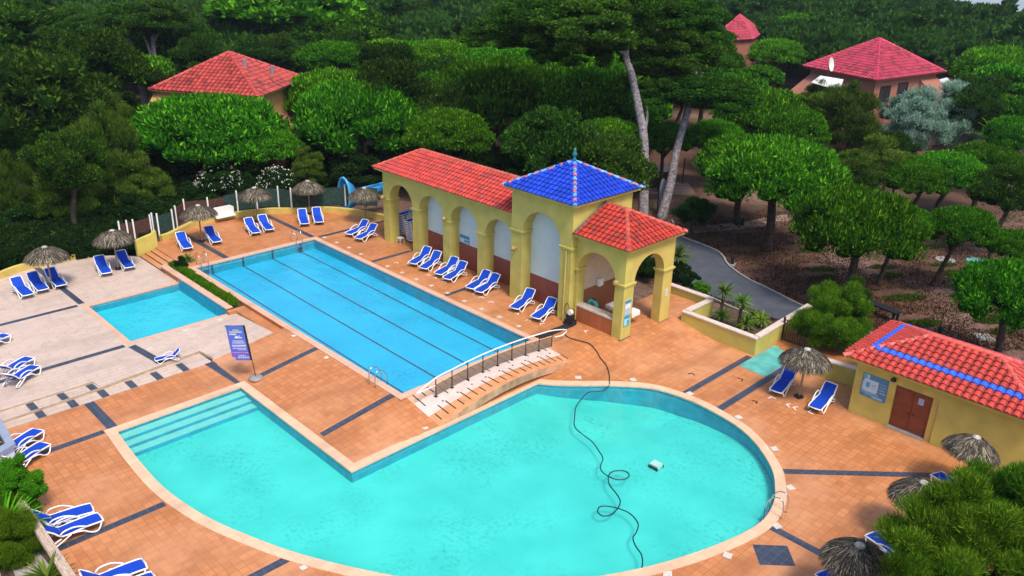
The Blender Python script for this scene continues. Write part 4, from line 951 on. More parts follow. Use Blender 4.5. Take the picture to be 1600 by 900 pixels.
for p in [(1206,620),(1228,632),(1239,636),(1262,643)]: vmark(*p,hz,random.uniform(0,3),1.,'white angled mark on the deck near the hut parasol')
for p in [(620,410),(636,411),(670,429),(683,434),(696,440),(738,459),(754,464),(769,471),(811,490),(828,500),(845,505),(913,517)]: vmark(*p,hz,random.uniform(0,3),.9,'white angled mark on the deck in front of the pavilion loungers')
for p in [(1161,593),(1184,628),(1082,583)]: vmark(*p,hz,random.uniform(0,3),1.,'dark angled mark on the deck left of the hut parasol','iron')

# ------------------------------------------------------------------ fences at the far left
def fence(pts,label,mat,posts_at,zb,h=1.5):
    t=thing('fence',label,'fence')
    line=[Vector((*p,0)) for p in pts]
    mb=MB(); 
    for a,b in zip(line,line[1:]):
        L=(b-a).length; d=(b-a)/L
        for k in range(int(h/.14)): 
            z=zb+.1+k*.14; mb.tube([a+Vector((0,0,z)),b+Vector((0,0,z))],.012,4)
        for k in range(int(L/.25)): q=a+d*k*.25; mb.tube([q+Vector((0,0,zb)),q+Vector((0,0,zb+h-.05))],.008,3)
        nrm=Vector((-d.y,d.x,0))*.03
        mb.add([a+nrm+Vector((0,0,zb)),b+nrm+Vector((0,0,zb)),b+nrm+Vector((0,0,zb+h*.93)),a+nrm+Vector((0,0,zb+h*.93))],[(0,1,2,3)])
    mb.build('screen',M[mat],t,fix=False)
    for q in posts_at: mb=MB(); mb.box(-.045,.045,-.045,.045,zb-.1,zb+h+.12,Matrix.Translation((q[0],q[1],0))); mb.build('post',M['white'],t)
zf=L1+.35
A=[P(px,py,zf) for px,py in((190,380),(212,377),(238,369))]; fence([p[:2] for p in A],'brown reed fence panel with white posts behind the yellow stair wall','reed',[A[0][:2],(A[0]*.45+A[1]*.55)[:2],A[1][:2],A[2][:2]],zf)
A=[P(px,py,zf) for px,py in((241,366),(249,367),(272,360),(277,354))]; fence([p[:2] for p in A],'dark green mesh fence panel with white posts at the deck corner','greenmesh',[p[:2] for p in A],zf)
A=[P(px,py,zf) for px,py in((277,354),(290,343),(327,340),(352,335))]; fence([p[:2] for p in A],'brown reed fence panel behind the parasol by the white bench','reed',[A[1][:2],A[2][:2]],zf)
A=[P(px,py,zf) for px,py in((352,335),(372,331),(402,324),(436,323),(456,326),(500,323),(540,320),(590,322)) ]; fence([p[:2] for p in A],'long dark mesh fence with white posts behind the far parapet','greenmesh',[A[1][:2],A[2][:2],A[3][:2],A[4][:2],A[6][:2]],zf,1.6)
a=P(336,339,L1+.45);b=P(366,333,L1+.45)
t=thing('bench','white boxy bench against the fence at the far parapet','bench',(a.x,a.y,L1)); d=(b-a); ang=math.atan2(d.y,d.x); t.rotation_euler=(0,0,ang); Lb=d.length
mb=MB(); mb.ext([(0,.35),(Lb,.35),(Lb,1.0),(Lb-.25,1.15),(0,1.15)],lambda u,v,tt:(u,tt,v),0,.12); mb.build('panel',M['white'],t); mb=MB(); mb.box(0,Lb,-.35,0,.36,.44); mb.build('seat',M['white'],t)
# slide
q=P(541,327,L1); t=thing('water_slide','blue fibreglass slide chute with a tall rounded rim, at the far deck edge','slide',(q.x,q.y,L1-.1))
lr2=lr; dp=Vector((FW.x,FW.y,0)).normalized()
def sl_ring(u,dd,w0,z0_,z1_,n=14):
    c=lr2*u+dp*dd+Vector((0,0,(z0_+z1_)/2)); return [c+Vector((0,0,-math.cos(2*math.pi*k/n)*(z1_-z0_)/2))+(dp*.5-lr2*.55).normalized()*(math.sin(2*math.pi*k/n)*w0) for k in range(n)]
outer_=sl_ring(-.1,0,.75,.0,2.75); mid_=sl_ring(.5,.3,.55,.25,2.2); m2_=sl_ring(1.2,.7,.45,.75,1.9); m3_=sl_ring(2.6,1.5,.42,1.15,2.05); m4_=sl_ring(3.4,2.0,.42,1.3,2.2)
mb=MB(); rings=[outer_,mid_,m2_,m3_,m4_]; n_=14
lo_=range(0,14)
for k,(A_,B_2) in enumerate(zip(rings,rings[1:])):
    sel=[j for j in range(n_) if k==0 or not (5<=j<=8)]
    mb.add(A_+B_2,[(j,(j+1)%n_,n_+(j+1)%n_,n_+j) for j in sel])
o=mb.build('chute',M['slide'],t,True); md=o.modifiers.new('s','SOLIDIFY'); md.thickness=.05
mb=MB(); mb.tube(outer_,.10,8,True); mb.build('rim',plain('light blue fibreglass',(.06,.36,.62),.35,.1,4.),t,True)
mb=MB(); mb.tube([tuple(lr2*1.5+dp*1.),tuple(lr2*1.5+dp*1.+Vector((0,0,.9)))],.05,8); mb.build('support',M['steel'],t)
mb=MB(); mb.tube([tuple(lr2*3.2+dp*1.9),tuple(lr2*3.2+dp*1.9+Vector((0,0,1.5)))],.05,8); mb.build('support',M['steel'],t)

# ------------------------------------------------------------------ things at the lower left
c=P(24,693,1.1); t=thing('planter_box','white walled box with a blue grey frame and dark inside at the left edge','box',(c.x,c.y,0))
mb=MB(); ux,uy=Vector((.62,.79,0)),Vector((.0,0,0))
e1=(P(0,652,1.1)-c); e1.z=0; L_a=e1.length*2.; e1.normalize(); e2=(P(0,707,1.1)-c); e2.z=0; e2.normalize(); L_b=3.0
def bq(a,b_,z): return e1*a+e2*b_+Vector((0,0,z))
def pbox(mb,a0,a1,b0,b1,z0_,z1_): mb.add([bq(a,b_,z) for a in(a0,a1) for b_ in(b0,b1) for z in(z0_,z1_)],[(0,1,3,2),(4,6,7,5),(0,4,5,1),(2,3,7,6),(0,2,6,4),(1,5,7,3)])
pbox(mb,.1,L_a,.1,L_b,0,.9); mb.build('wall',M['white'],t)
mb=MB(); pbox(mb,0,.45,0,L_b,.905,1.1); pbox(mb,.45,L_a,0,.35,.905,1.1); mb.build('frame',M['bluegrey'],t)
mb=MB(); pbox(mb,.46,L_a,.36,L_b,.91,.93); mb.build('floor',M['dark'],t)
a=P(2,742,1.0);b=P(112,905,1.0); d=(b-a).normalized(); s=Vector((-d.y,d.x,0))*.16
t=thing('timber_rail','pale weathered timber rail slanting past the bushes at the lower left','rail')
mb=MB(); mb.add([p+q_+Vector((0,0,z)) for p in(a,(a+b)/2+s*.12,b) for q_ in(-s,s) for z in(-.12,.04)],[(0,1,3,2),(0,4,5,1),(1,5,7,3),(3,7,6,2),(2,6,4,0),(4,8,9,5),(5,9,11,7),(7,11,10,6),(6,10,8,4),(8,10,11,9)]); mb.build('beam',M['greywood'],t)
mb=MB(); mb.tube([a-s*.5+Vector((0,0,.07)),(a+b)/2-s*.6+Vector((0,0,.09)),b-s*.4+Vector((0,0,.07))],.055,7); mb.tube([a+s*.5+Vector((0,0,.05)),(a+b)/2+s*.6+Vector((0,0,.06)),b+s*.5+Vector((0,0,.05))],.045,7); mb.build('pole',M['greywood'],t)
for k in(.1,.5,.95):
    p=a+(b-a)*k; mb=MB(); mb.tube([(p.x,p.y,-.2),(p.x,p.y,.88)],.06,8); mb.build('post',M['greywood'],t)
pp=[P(14,875,.02),P(60,862,.02),P(95,905,.02),P(30,915,.02)]
tag(flat('garden_paving',[p[:2] for p in pp],.02,M['concrete']),kind='structure')
pp=[P(x,y,.01) for x,y in((-60,700),(20,740),(60,800),(120,915),(-60,950))]
tag(flat('flower_bed',[p[:2] for p in pp],.008,M['soil']),kind='structure')
q=P(8,930,0); t=thing('folded_parasol','white folded parasol on a thin pole at the lower left corner','parasol',(q.x,q.y,0))
mb=MB(); mb.tube([(0,0,0),(0,0,2.4)],.02,6); mb.build('pole',M['white'],t); mb=MB(); mb.lathe([(.14,1.55),(.10,1.9),(.06,2.3),(.02,2.45)],8); mb.build('canopy',M['white'],t,True)

# ------------------------------------------------------------------ park objects
def bollard(px,py,label):
    p=P(px,py,-.25); t=thing('bollard_light',label,'light',(p.x,p.y,-.25),0,'small dark bollard lights in the park')
    mb=MB(); mb.lathe([(.12,0),(.12,.5),(.16,.52),(.16,.66),(.05,.7)],10); mb.build('post',M['black'],t); mb=MB(); mb.box(-.3,.3,-.3,.3,-.02,.04); mb.build('slab',M['kerb'],t)
bollard(1144,413,'dark bollard light on a slab at the bend of the asphalt road'); bollard(1467,526,'dark bollard light just behind the hut roof'); bollard(1160,353,'dark bollard light on the pink path under the pines')
a=P(1360,472,.4);b=P(1404,490,.4)
t=thing('park_bench','long dark backless bench in the park above the hut roof','bench',((a.x+b.x)/2,(a.y+b.y)/2,-.25),math.atan2(b.y-a.y,b.x-a.x)); Lb=(b-a).length/2
mb=MB(); mb.box(-Lb,Lb,-.3,.3,.62,.72); mb.build('seat',M['black'],t)
for sx in(-Lb+.15,Lb-.15):
    for sy in(-.22,.22): mb=MB(); mb.box(sx-.06,sx+.06,sy-.05,sy+.05,0,.62); mb.build('leg',M['black'],t)
p=P(1094,357,-.25); t=thing('notice_board','dark blue notice board on two legs beside the road','notice board',(p.x,p.y,-.25),math.atan2(lr.y,lr.x))
mb=MB(); mb.box(-.5,.5,-.05,.05,.6,1.75); mb.build('board',plain('dark blue board',(.015,.03,.07),.5,.2,4.),t)
for sx in(-.42,.42): mb=MB(); mb.box(sx-.05,sx+.05,-.06,.06,0,.6); mb.build('leg',M['iron'],t)
p=P(1024,292,-.25); t=thing('garden_shed','dark brown box with a pale top on a paved platform among the pines','shed',(p.x,p.y,-.25),math.atan2(lr.y,lr.x))
mb=MB(); mb.box(-1.2,1.2,-.8,.8,.1,1.7); mb.build('body',M['dark'],t); mb=MB(); mb.box(-1.3,1.3,-.9,.9,1.72,1.85); mb.build('lid',M['whitecap'],t)
mb=MB(); mb.box(-1.6,3.4,-2.6,1.5,0,.1); mb.build('platform',M['pink_path'],t)
for sx in(-1.5,2.8): mb=MB(); mb.tube([(sx,1.2,0),(sx,1.2,2.6)],.07,6); mb.build('post',M['iron'],t)
p=P(1032,333,-.25); t=thing('surfboard_panel','tall narrow blue grey board standing by the pale pine trunk','board',(p.x-.0,p.y,-.25),math.atan2(lr.y,lr.x))
mb=MB(); mb.ext([(-.25,0),(.25,0),(.28,2.3),(.18,2.9),(0,3.1),(-.18,2.9),(-.28,2.3)],lambda u,v,tt:(u,tt,v),-.06,.06); mb.build('panel',M['bluegrey'],t); mb=MB(); mb.box(-.34,-.29,-.09,.09,0,2.9); mb.build('edge',M['black'],t)
for (px,py,lb,mt) in((1477,406,'round pale manhole cover among the pines','kerb'),(1525,408,'round green worn manhole cover among the pines','teal'),(1537,527,'square pale manhole cover in the bare soil right of the bench','kerb')):
    p=P(px,py,-.24); mb=MB(); mb.lathe([(.7,0),(.7,.05)],20 if 'round' in lb else 4); o=mb.build('manhole_cover',M[mt]); o.location=(p.x,p.y,-.25); tag(o,lb,'manhole cover')

# ------------------------------------------------------------------ houses
def house(name,label,corner_px,z,apexh,wallm,roofcol,details):
    A,B,C_=[P(*p,z) if len(p)==2 else p for p in corner_px]   # left, near, right eave corners
    D=A+C_-B; cen=(A+B+C_+D)/4; t=thing('house',label,'house')
    ap=cen+Vector((0,0,apexh)); mb=MB(); rg=MB()
    cs=[A,B,C_,D]
    for i in range(4):
        a,b=cs[i],cs[(i+1)%4]; U=(b-a); L=U.length; U=U/L; w_=ap-a; u_=w_.dot(U); V=(w_-U*u_); s=V.length
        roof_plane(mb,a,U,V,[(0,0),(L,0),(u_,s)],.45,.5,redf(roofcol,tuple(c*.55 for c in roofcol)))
        ridge(rg,a,ap,.18,.5,lambda i:tone(tuple(min(1,c*1.15) for c in roofcol),.1))
    r=mb.build('roof',M['tile'],t,fix=False); rg.build('ridge_tiles',M['ridge'],r,fix=False)
    mb=MB(); ins=[cen+(p-cen)*.88 for p in cs]; mb.prism([p[:2] for p in ins],-.3,z-.03); mb.build('wall',wallm,t)
    mb=MB(); mb.prism([(cen+(p-cen)*.99)[:2] for p in cs],z-.12,z-.03); mb.build('eave',wallm,t)
    return t,cs,ins,cen,ap
h1,cs,ins,cen,ap=house('house','orange walled villa with a faded red tiled hip roof behind the pines, upper left',[(232,140),(405,152),(480,122)],8,2.9,M['tan'],(.42,.055,.045),None)
def gable_block(parent,ins,i,mat,d0,d1,zt,depth,zlow):
    a,b=ins[i],ins[(i+1)%4]; U=(b-a).normalized(); Nn=Vector((U.y,-U.x,0))
    c=sum(ins,Vector())/4
    if Nn.dot(a-c)<0: Nn=-Nn
    L=(b-a).length; p=[a+U*L*d0,a+U*L*d1]
    mb=MB(); vs=[]
    for q in p: vs+=[Vector((q.x,q.y,-.3)),Vector((q.x,q.y,zt)),Vector((*(q+Nn*depth)[:2],zlow)),Vector((*(q+Nn*depth)[:2],-.3))]
    mb.add(vs,[(0,1,2,3),(4,7,6,5),(1,5,6,2),(2,6,7,3)]); return mb.build('balcony',mat,parent)
gable_block(h1,ins,0,M['tan'],-.06,.12,7.6,3.2,5.0); gable_block(h1,ins,1,M['salmon'],.1,.9,5.5,1.6,4.6)
for fx in(.3,.66):
    q=cs[1]+(ap-cs[1])*.0; 
for (px,py) in((352,129),(425,107),(382,97)):
    q=PD(px,py,(cen-CAM).dot(FW)-2.5); mb=MB(); mb.tube([q-Vector((0,0,.5)),q+Vector((0,0,.25))],.16,8); mb.build('roof_vent',M['grey'],h1)
h2,cs,ins,cen,ap=house('house','salmon villa with a rosy red roof and white dish, upper right',[(1254,103),(1370,126),(1478,112)],8,3.6,M['salmon'],(.44,.030,.075),None)
gable_block(h2,ins,0,M['salmon'],.02,.75,7.2,3.2,5.0); gable_block(h2,ins,1,M['salmon'],.72,1.02,7.3,2.6,5.3)
def windowon(parent,ins,i,u0,u1,z0_,z1_,mat='glassdark',d=.05):
    a,b=ins[i],ins[(i+1)%4]; U=(b-a).normalized(); Nn=Vector((U.y,-U.x,0)); c=sum(ins,Vector())/4; L=(b-a).length
    if Nn.dot(a-c)<0: Nn=-Nn
    def q(u,z,t): p=a+U*L*u+Nn*t; return Vector((p.x,p.y,z))
    mb=MB(); mb.add([q(u,z,t) for u in(u0,u1) for z in(z0_,z1_) for t in(.0,d)],[(0,1,3,2),(4,6,7,5),(0,4,5,1),(2,3,7,6),(0,2,6,4),(1,5,7,3)]); w_=mb.build('window',M[mat],parent)
    mb=MB()
    for (ua,ub,za,zb) in((u0-.01,u0,z0_-.1,z1_+.1),(u1,u1+.01,z0_-.1,z1_+.1),(u0,u1,z0_-.1,z0_),(u0,u1,z1_,z1_+.1)): mb.add([q(u,z,t) for u in(ua,ub) for z in(za,zb) for t in(0,d+.04)],[(0,1,3,2),(4,6,7,5),(0,4,5,1),(2,3,7,6),(0,2,6,4),(1,5,7,3)])
    mb.build('frame',M['iron'],w_)
windowon(h2,ins,1,.10,.24,5.2,7.0); windowon(h2,ins,1,.38,.52,5.3,7.1); windowon(h2,ins,0,.80,.93,4.9,6.0)
dd=(cen-CAM).dot(FW)
q=PD(1330,133,dd-9); 
for (pts_,lb) in(([(1268,128),(1282,118),(1318,124),(1312,141)],'a'),([(1468,124),(1480,121),(1490,132),(1478,138)],'b')):
    v=[PD(x,y,dd-11.5+1.2*(k in(1,2))) for k,(x,y) in enumerate(pts_)]; mb=MB(); mb.add(v+[p-Vector((0,0,.08)) for p in v],[(0,1,2,3),(4,7,6,5),(0,4,5,1),(1,5,6,2),(2,6,7,3),(3,7,4,0)]); mb.build('awning',M['awning'],h2)
q=PD(1296,101,dd-7.5)
sat=thing('satellite_dish','white round satellite dish on the salmon villa','satellite dish',tuple(q))
Mx=Matrix.Rotation(math.atan2(-FW.y,-FW.x)+.9,4,'Z')@Matrix.Rotation(math.pi/2-.2,4,'Y')
mb=MB(); mb.lathe([(.02,0),(.45,.06),(.75,.2),(.78,.24),(.74,.22),(.02,.03)],20,Mx,cap=False); mb.build('dish',M['white'],sat,True); mb=MB(); mb.tube([(0,0,-1.4),(0,0,0)],.06,6); mb.build('mast',M['steel'],sat)
q=PD(1350,80,dd); mb=MB(); mb.tube([q-Vector((0,0,1.2)),q+Vector((0,0,.6))],.05,5); mb.build('roof_aerial',M['steel'],h2)
B3=P(1177,61,8)
h3,cs,ins,cen,ap=house('house','far villa showing only its rosy red roof between the trees, upper right',[(1106,66),(1177,61),B3+Vector((B3.x,B3.y,0)).normalized()*13+lr*1.5],8,3.4,M['salmon'],(.44,.035,.075),None)

# ------------------------------------------------------------------ vegetation
def leafobj(name,verts,faces,cols,mat):
    me=bpy.data.meshes.new(name); nv=len(verts); nf=len(faces)
    me.vertices.add(nv); me.vertices.foreach_set('co',np.asarray(verts,dtype=np.float32).ravel())
    k=faces.shape[1]; me.loops.add(nf*k); me.loops.foreach_set('vertex_index',faces.astype(np.int32).ravel())
    me.polygons.add(nf); me.polygons.foreach_set('loop_start',np.arange(0,nf*k,k,dtype=np.int32)); me.polygons.foreach_set('loop_total',np.full(nf,k,dtype=np.int32))
    me.update(calc_edges=True)
    ca=me.color_attributes.new('Col','FLOAT_COLOR','POINT'); c=np.ones((nv,4),dtype=np.float32); c[:,:3]=cols; ca.data.foreach_set('color',c.ravel())
    me.materials.append(mat); return me
def unit(n,r): 
    v=r.normal(size=(n,3)); return v/np.linalg.norm(v,axis=1)[:,None]
_ico=None
def ico():
    global _ico
    if _ico is None:
        bm=bmesh.new(); bmesh.ops.create_icosphere(bm,subdivisions=2,radius=1); V=np.array([v.co[:] for v in bm.verts]); F=np.array([[v.index for v in f.verts] for f in bm.faces]); bm.free(); _ico=(V,F)
    return _ico
def blades(c,d,L,W,r,cols):
    """c centres, d directions; quads (kite)"""
    n=len(c); side=np.cross(d,unit(n,r)); side/=np.linalg.norm(side,axis=1)[:,None]+1e-9
    L=L[:,None];W=W[:,None]
    v=np.stack([c,c+d*L*.45+side*W,c+d*L,c+d*L*.45-side*W],1).reshape(-1,3)
    f=np.arange(n*4).reshape(n,4); return v,f,np.repeat(cols,4,0)
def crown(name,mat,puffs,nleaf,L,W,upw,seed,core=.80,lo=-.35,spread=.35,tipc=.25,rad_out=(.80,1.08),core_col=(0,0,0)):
    """puffs: array (n,6): centre xyz + radii xyz"""
    r=np.random.default_rng(seed); V=[];F=[];C=[];off=0
    iv,iff=ico()
    w_=puffs[:,3]*puffs[:,4]; idx=r.choice(len(puffs),nleaf,p=w_/w_.sum())
    nrm=unit(nleaf,r); bad=nrm[:,2]<lo; nrm[bad,2]*=-1
    nrm[:,2]=nrm[:,2]
    rr=r.uniform(*rad_out,size=(nleaf,1)); c=puffs[idx,:3]+nrm*puffs[idx,3:]*rr
    d=nrm*(1-upw)+np.array([0,0,1])*upw+r.normal(size=(nleaf,3))*spread; d/=np.linalg.norm(d,axis=1)[:,None]
    # colour: R=light mix, G=tip mix ; puff tone differences are real foliage differences
    pt=r.uniform(0,1,len(puffs))
    cr=np.clip(pt[idx]*.45+r.uniform(0,.55,nleaf),0,1); cg=np.where(r.uniform(size=nleaf)<tipc,r.uniform(.3,.9,nleaf),0)*(nrm[:,2]>-.1)
    v,f,col=blades(c,d,L*r.uniform(.6,1.3,nleaf),W*r.uniform(.6,1.3,nleaf),r,np.stack([cr,cg,cr*0],1))
    V.append(v);F.append(f);C.append(col);off=len(v)
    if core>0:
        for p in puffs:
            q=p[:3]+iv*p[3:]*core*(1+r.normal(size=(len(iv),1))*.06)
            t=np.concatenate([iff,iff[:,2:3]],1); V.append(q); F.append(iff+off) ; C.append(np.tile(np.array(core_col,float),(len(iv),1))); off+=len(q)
    # mixed quads/tris -> make everything triangles
    tri=[]
    for ff in F:
        if ff.shape[1]==4: tri+= [ff[:,[0,1,2]],ff[:,[0,2,3]]]
        else: tri.append(ff)
    return leafobj(name,np.concatenate(V),np.concatenate(tri),np.concatenate(C),mat)
def pf_umbrella(seed,n=46,H=.42,pr=(.20,.30)):
    r=np.random.default_rng(seed); out=[(0,0,.02,.62,.62,H*.55)]
    for k in range(n):
        u=math.sqrt((k+.5)/n)*.84; a=k*2.39996+r.uniform(-.25,.25); u*=r.uniform(.86,1.12)
        z=H*math.sqrt(max(0,1-u*u))*r.uniform(.80,1.08)-.04; p=r.uniform(*pr); out.append((u*math.cos(a),u*math.sin(a),z-(.10 if u>.7 else 0),p,p,p*.72))
    for k in range(14):
        a=k*2*math.pi/14+r.uniform(-.2,.2); p=r.uniform(.15,.22); out.append((.80*math.cos(a),.80*math.sin(a),r.uniform(-.16,.02),p,p,p*.7))
    return np.array(out)
def pf_irregular(seed,n=40,H=.9,gap=.0,pr=(.16,.28)):
    r=np.random.default_rng(seed); out=[]
    for k in range(n):
        v=unit(1,r)[0]*r.uniform(.35,.86)**.7; 
        if v[2]<-.55: v[2]*=-.5
        s=1-.25*max(0,v[2]); p=r.uniform(*pr); out.append((v[0]*s,v[1]*s,v[2]*H,p,p,p*.75))
    return np.array(out)
def pf_layers(seed,n=34,H=.55,pr=(.14,.26)):
    r=np.random.default_rng(seed); out=[]
    for k in range(n):
        u=math.sqrt(r.uniform(.02,1))*.86; a=r.uniform(0,6.283); z=r.uniform(-.6,1)*H*(1-.55*u); p=r.uniform(*pr); out.append((u*math.cos(a),u*math.sin(a),z,p*1.25,p*1.25,p*.5))
    return np.array(out)
CR={}
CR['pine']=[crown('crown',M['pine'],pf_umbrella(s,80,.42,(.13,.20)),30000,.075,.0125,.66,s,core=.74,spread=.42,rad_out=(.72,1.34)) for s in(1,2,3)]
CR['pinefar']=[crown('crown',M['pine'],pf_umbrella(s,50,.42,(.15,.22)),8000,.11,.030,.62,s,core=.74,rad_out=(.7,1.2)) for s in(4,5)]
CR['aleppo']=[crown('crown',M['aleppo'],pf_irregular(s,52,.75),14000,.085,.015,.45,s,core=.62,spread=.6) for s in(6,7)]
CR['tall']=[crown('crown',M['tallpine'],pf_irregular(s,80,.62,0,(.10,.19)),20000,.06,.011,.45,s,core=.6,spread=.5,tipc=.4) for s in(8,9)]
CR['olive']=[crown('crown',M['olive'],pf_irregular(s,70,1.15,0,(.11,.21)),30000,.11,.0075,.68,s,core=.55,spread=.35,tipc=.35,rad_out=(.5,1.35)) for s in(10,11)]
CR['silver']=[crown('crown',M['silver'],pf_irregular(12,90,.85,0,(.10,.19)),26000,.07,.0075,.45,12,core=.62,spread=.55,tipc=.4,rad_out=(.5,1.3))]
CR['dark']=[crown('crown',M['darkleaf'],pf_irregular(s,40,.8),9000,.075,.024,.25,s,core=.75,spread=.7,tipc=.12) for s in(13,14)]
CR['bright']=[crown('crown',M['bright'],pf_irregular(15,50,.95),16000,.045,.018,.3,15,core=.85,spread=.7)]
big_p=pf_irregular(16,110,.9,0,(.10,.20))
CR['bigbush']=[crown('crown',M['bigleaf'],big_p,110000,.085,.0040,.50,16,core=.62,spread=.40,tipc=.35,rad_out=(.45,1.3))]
TR={}
def trunkmesh(name,mat,pts,rads,limbs=()):
    mb=MB(); mb.tube([Vector(p) for p in spline([Vector(p) for p in pts],4)],list(np.interp(np.linspace(0,1,(len(pts)-1)*4+1),np.linspace(0,1,len(pts)),rads)),9)
    for (a,b,c,r0) in limbs: mb.tube([Vector(p) for p in spline([Vector(a),Vector(b),Vector(c)],3)],list(np.linspace(r0,r0*.3,7)),6)
    me=bpy.data.meshes.new(name); me.from_pydata(mb.v,[],mb.f); me.polygons.foreach_set('use_smooth',[True]*len(me.polygons)); me.materials.append(mat); return me
def unittrunk(seed,mat):
    r=random.Random(seed); pts=[(0,0,-.02),(r.uniform(-.03,.03),r.uniform(-.03,.03),.35),(r.uniform(-.06,.06),r.uniform(-.06,.06),.7),(0,0,1.0)]
    limbs=[]
    for k in range(6):
        a=k*1.047+r.uniform(-.3,.3); z=r.uniform(.62,.78); q=pts[2]; limbs.append(((q[0]*z,q[1]*z,z),(math.cos(a)*.14,math.sin(a)*.14,z+.14),(math.cos(a)*.33,math.sin(a)*.33,z+.24),.028))
    return trunkmesh('trunk',mat,pts,[.055,.042,.036,.02],limbs)
UT=[unittrunk(s,M['bark']) for s in(1,2,3)]; UTP=[unittrunk(s,M['pinetrunk']) for s in(4,5)]
def tree(kind,x,y,z0_,cz,R,Rz,label,cat='tree',group=None,name=None,trunk=UT,lean=None,var=None,rz=None):
    names={'pine':'stone_pine','pinefar':'stone_pine','aleppo':'aleppo_pine','tall':'tall_pine','olive':'tamarisk','silver':'silver_tree','dark':'shrub','bright':'shrub','bigbush':'large_bush'}
    t=thing(name or names[kind],label,cat,(x,y,z0_),0,group)
    ms=CR[kind]; c=link(bpy.data.objects.new('crown',ms[(var if var is not None else random.randrange(99))%len(ms)])); c.parent=t
    hgt=cz-z0_; lx,ly=lean or (0,0); c.location=(lx,ly,hgt); c.rotation_euler=(0,0,random.uniform(0,6.28) if rz is None else rz); c.scale=(R,R,Rz)
    if trunk:
        b=link(bpy.data.objects.new('trunk',random.choice(trunk))); b.parent=t; th_=hgt+Rz*.1; b.scale=(max(2.2,R*1.5)*1.15,max(2.2,R*1.5)*1.15,th_)
        b.scale=(R*1.6,R*1.6,th_)
        if lean: b.rotation_euler=(-math.atan2(ly,th_),math.atan2(lx,th_),0)
    return t
VEG=-.25
placed=[]
def T(px,py,wpx,hpx,kind,cz,label,cat='tree',lean=None,trunk=UT,group=None,name=None,dmul=1.,z0_=VEG,rzf=1.):
    """crown centred on pixel (px,py), at height cz above ground"""
    p=P(px,py,cz); c=proj(p)[2]; R=wpx/2*c/FPX*(.90 if kind=='pine' else .95)
    el=math.asin((CZ-cz)/(p-CAM).length)
    # apparent height ~ 2*sqrt((Rz cos)^2+(R sin)^2)*Hn  -> solve Rz
    Hn={'pine':.62,'pinefar':.60,'tall':.55,'aleppo':.8,'olive':1.,'silver':.8,'dark':.85,'bright':1.,'bigbush':.95}[kind]
    hw=hpx/2*c/FPX; q=max(.15,hw**2-(R*math.sin(el)*.9)**2); Rz=math.sqrt(q)/math.cos(el)/Hn; Rz=max(R*.5,min(Rz,R*(1.15 if kind=='pine' else 1.9)))*rzf
    placed.append((p.x,p.y,R)); lx,ly=lean or (0,0)
    return tree(kind,p.x-lx,p.y-ly,z0_,cz,R,Rz,label,cat,group,name,trunk,lean)
S=T
# right-hand park pines
S(1213,283,232,150,'pine',5.2,'large round stone pine above the asphalt road, its dark trunk on bare soil')
S(1342,362,218,158,'pine',4.6,'broad stone pine standing between the road and the park bench')
S(1405,352,110,110,'pine',4.4,'smaller stone pine merged into the right side of the pine by the bench',lean=(-.8,.6))
S(1503,360,122,104,'pine',4.2,'small stone pine leaning over the round manhole covers',lean=(-1.2,.6))
S(1580,465,190,170,'pine',4.0,'dense stone pine at the right edge above the hut roof')
S(1592,388,110,60,'pine',3.5,'low stone pine at the right edge beside the manhole covers')
S(1480,272,130,76,'pine',4.0,'bushy green pine behind the pair of small park pines')
S(1575,300,120,90,'aleppo',5.0,'loose grey green pine at the right edge above the small pines')
S(1190,188,165,110,'pine',5.5,'bright stone pine right of the two pale pine trunks')
S(1285,155,80,60,'olive',6.,'grey green pine left of the salmon villa')
S(1322,190,130,120,'olive',5.5,'loose grey green pine in front of the salmon villa')
S(1430,198,110,120,'silver',4.8,'silvery green tree in front of the salmon villa windows','tree',trunk=None)
S(1487,190,104,118,'silver',5.2,'silvery green tree covering the right corner of the salmon villa','tree',trunk=None)
S(1214,88,100,58,'pine',7.,'bright round pine between the far villa roof and the salmon villa')
S(1290,48,190,56,'pine',8.,'wide stone pine behind the salmon villa roof')
S(1560,118,150,110,'pine',7.5,'dark green pine at the right of the salmon villa')
S(1525,175,90,90,'aleppo',6.5,'dark pine touching the right side of the silvery tree')
S(1590,215,110,90,'pine',5.5,'green pine at the right edge below the villa')
S(1395,235,80,60,'aleppo',4.,'dark scrubby pine under the silvery tree')
S(1165,262,165,120,'pine',4.6,'dark round stone pine between the pale trunks and the park pines')
S(1240,205,120,100,'pine',5.2,'green stone pine behind the large round pine above the road')
S(1375,262,130,90,'olive',3.8,'loose scrubby pine left of the yellow green fan palm')
S(1435,285,110,80,'pine',3.6,'green pine below the yellow green fan palm')
S(1330,275,110,80,'olive',4.,'grey green scrubby pine behind the broad stone pine')
S(1540,262,130,80,'pine',4.2,'green pine beside the bright palm at the right')
S(1415,178,90,60,'silver',4.6,'low silvery foliage directly below the salmon villa windows')
S(1285,172,110,80,'olive',5.0,'olive green tree at the left foot of the salmon villa')
S(1085,330,70,50,'dark',1.6,'dark shrub under the pines by the notice board','shrub')
S(960,230,110,100,'dark',4.,'dark shrub mass behind the tower, right of its finial','shrub')
S(1038,222,100,100,'pine',4.5,'shaded stone pine between the two pale pine trunks')
S(1118,218,100,84,'pine',4.5,'shaded stone pine just right of the leaning pale trunk')
S(1130,98,76,54,'aleppo',6.5,'dark pine top below the far rosy roof')
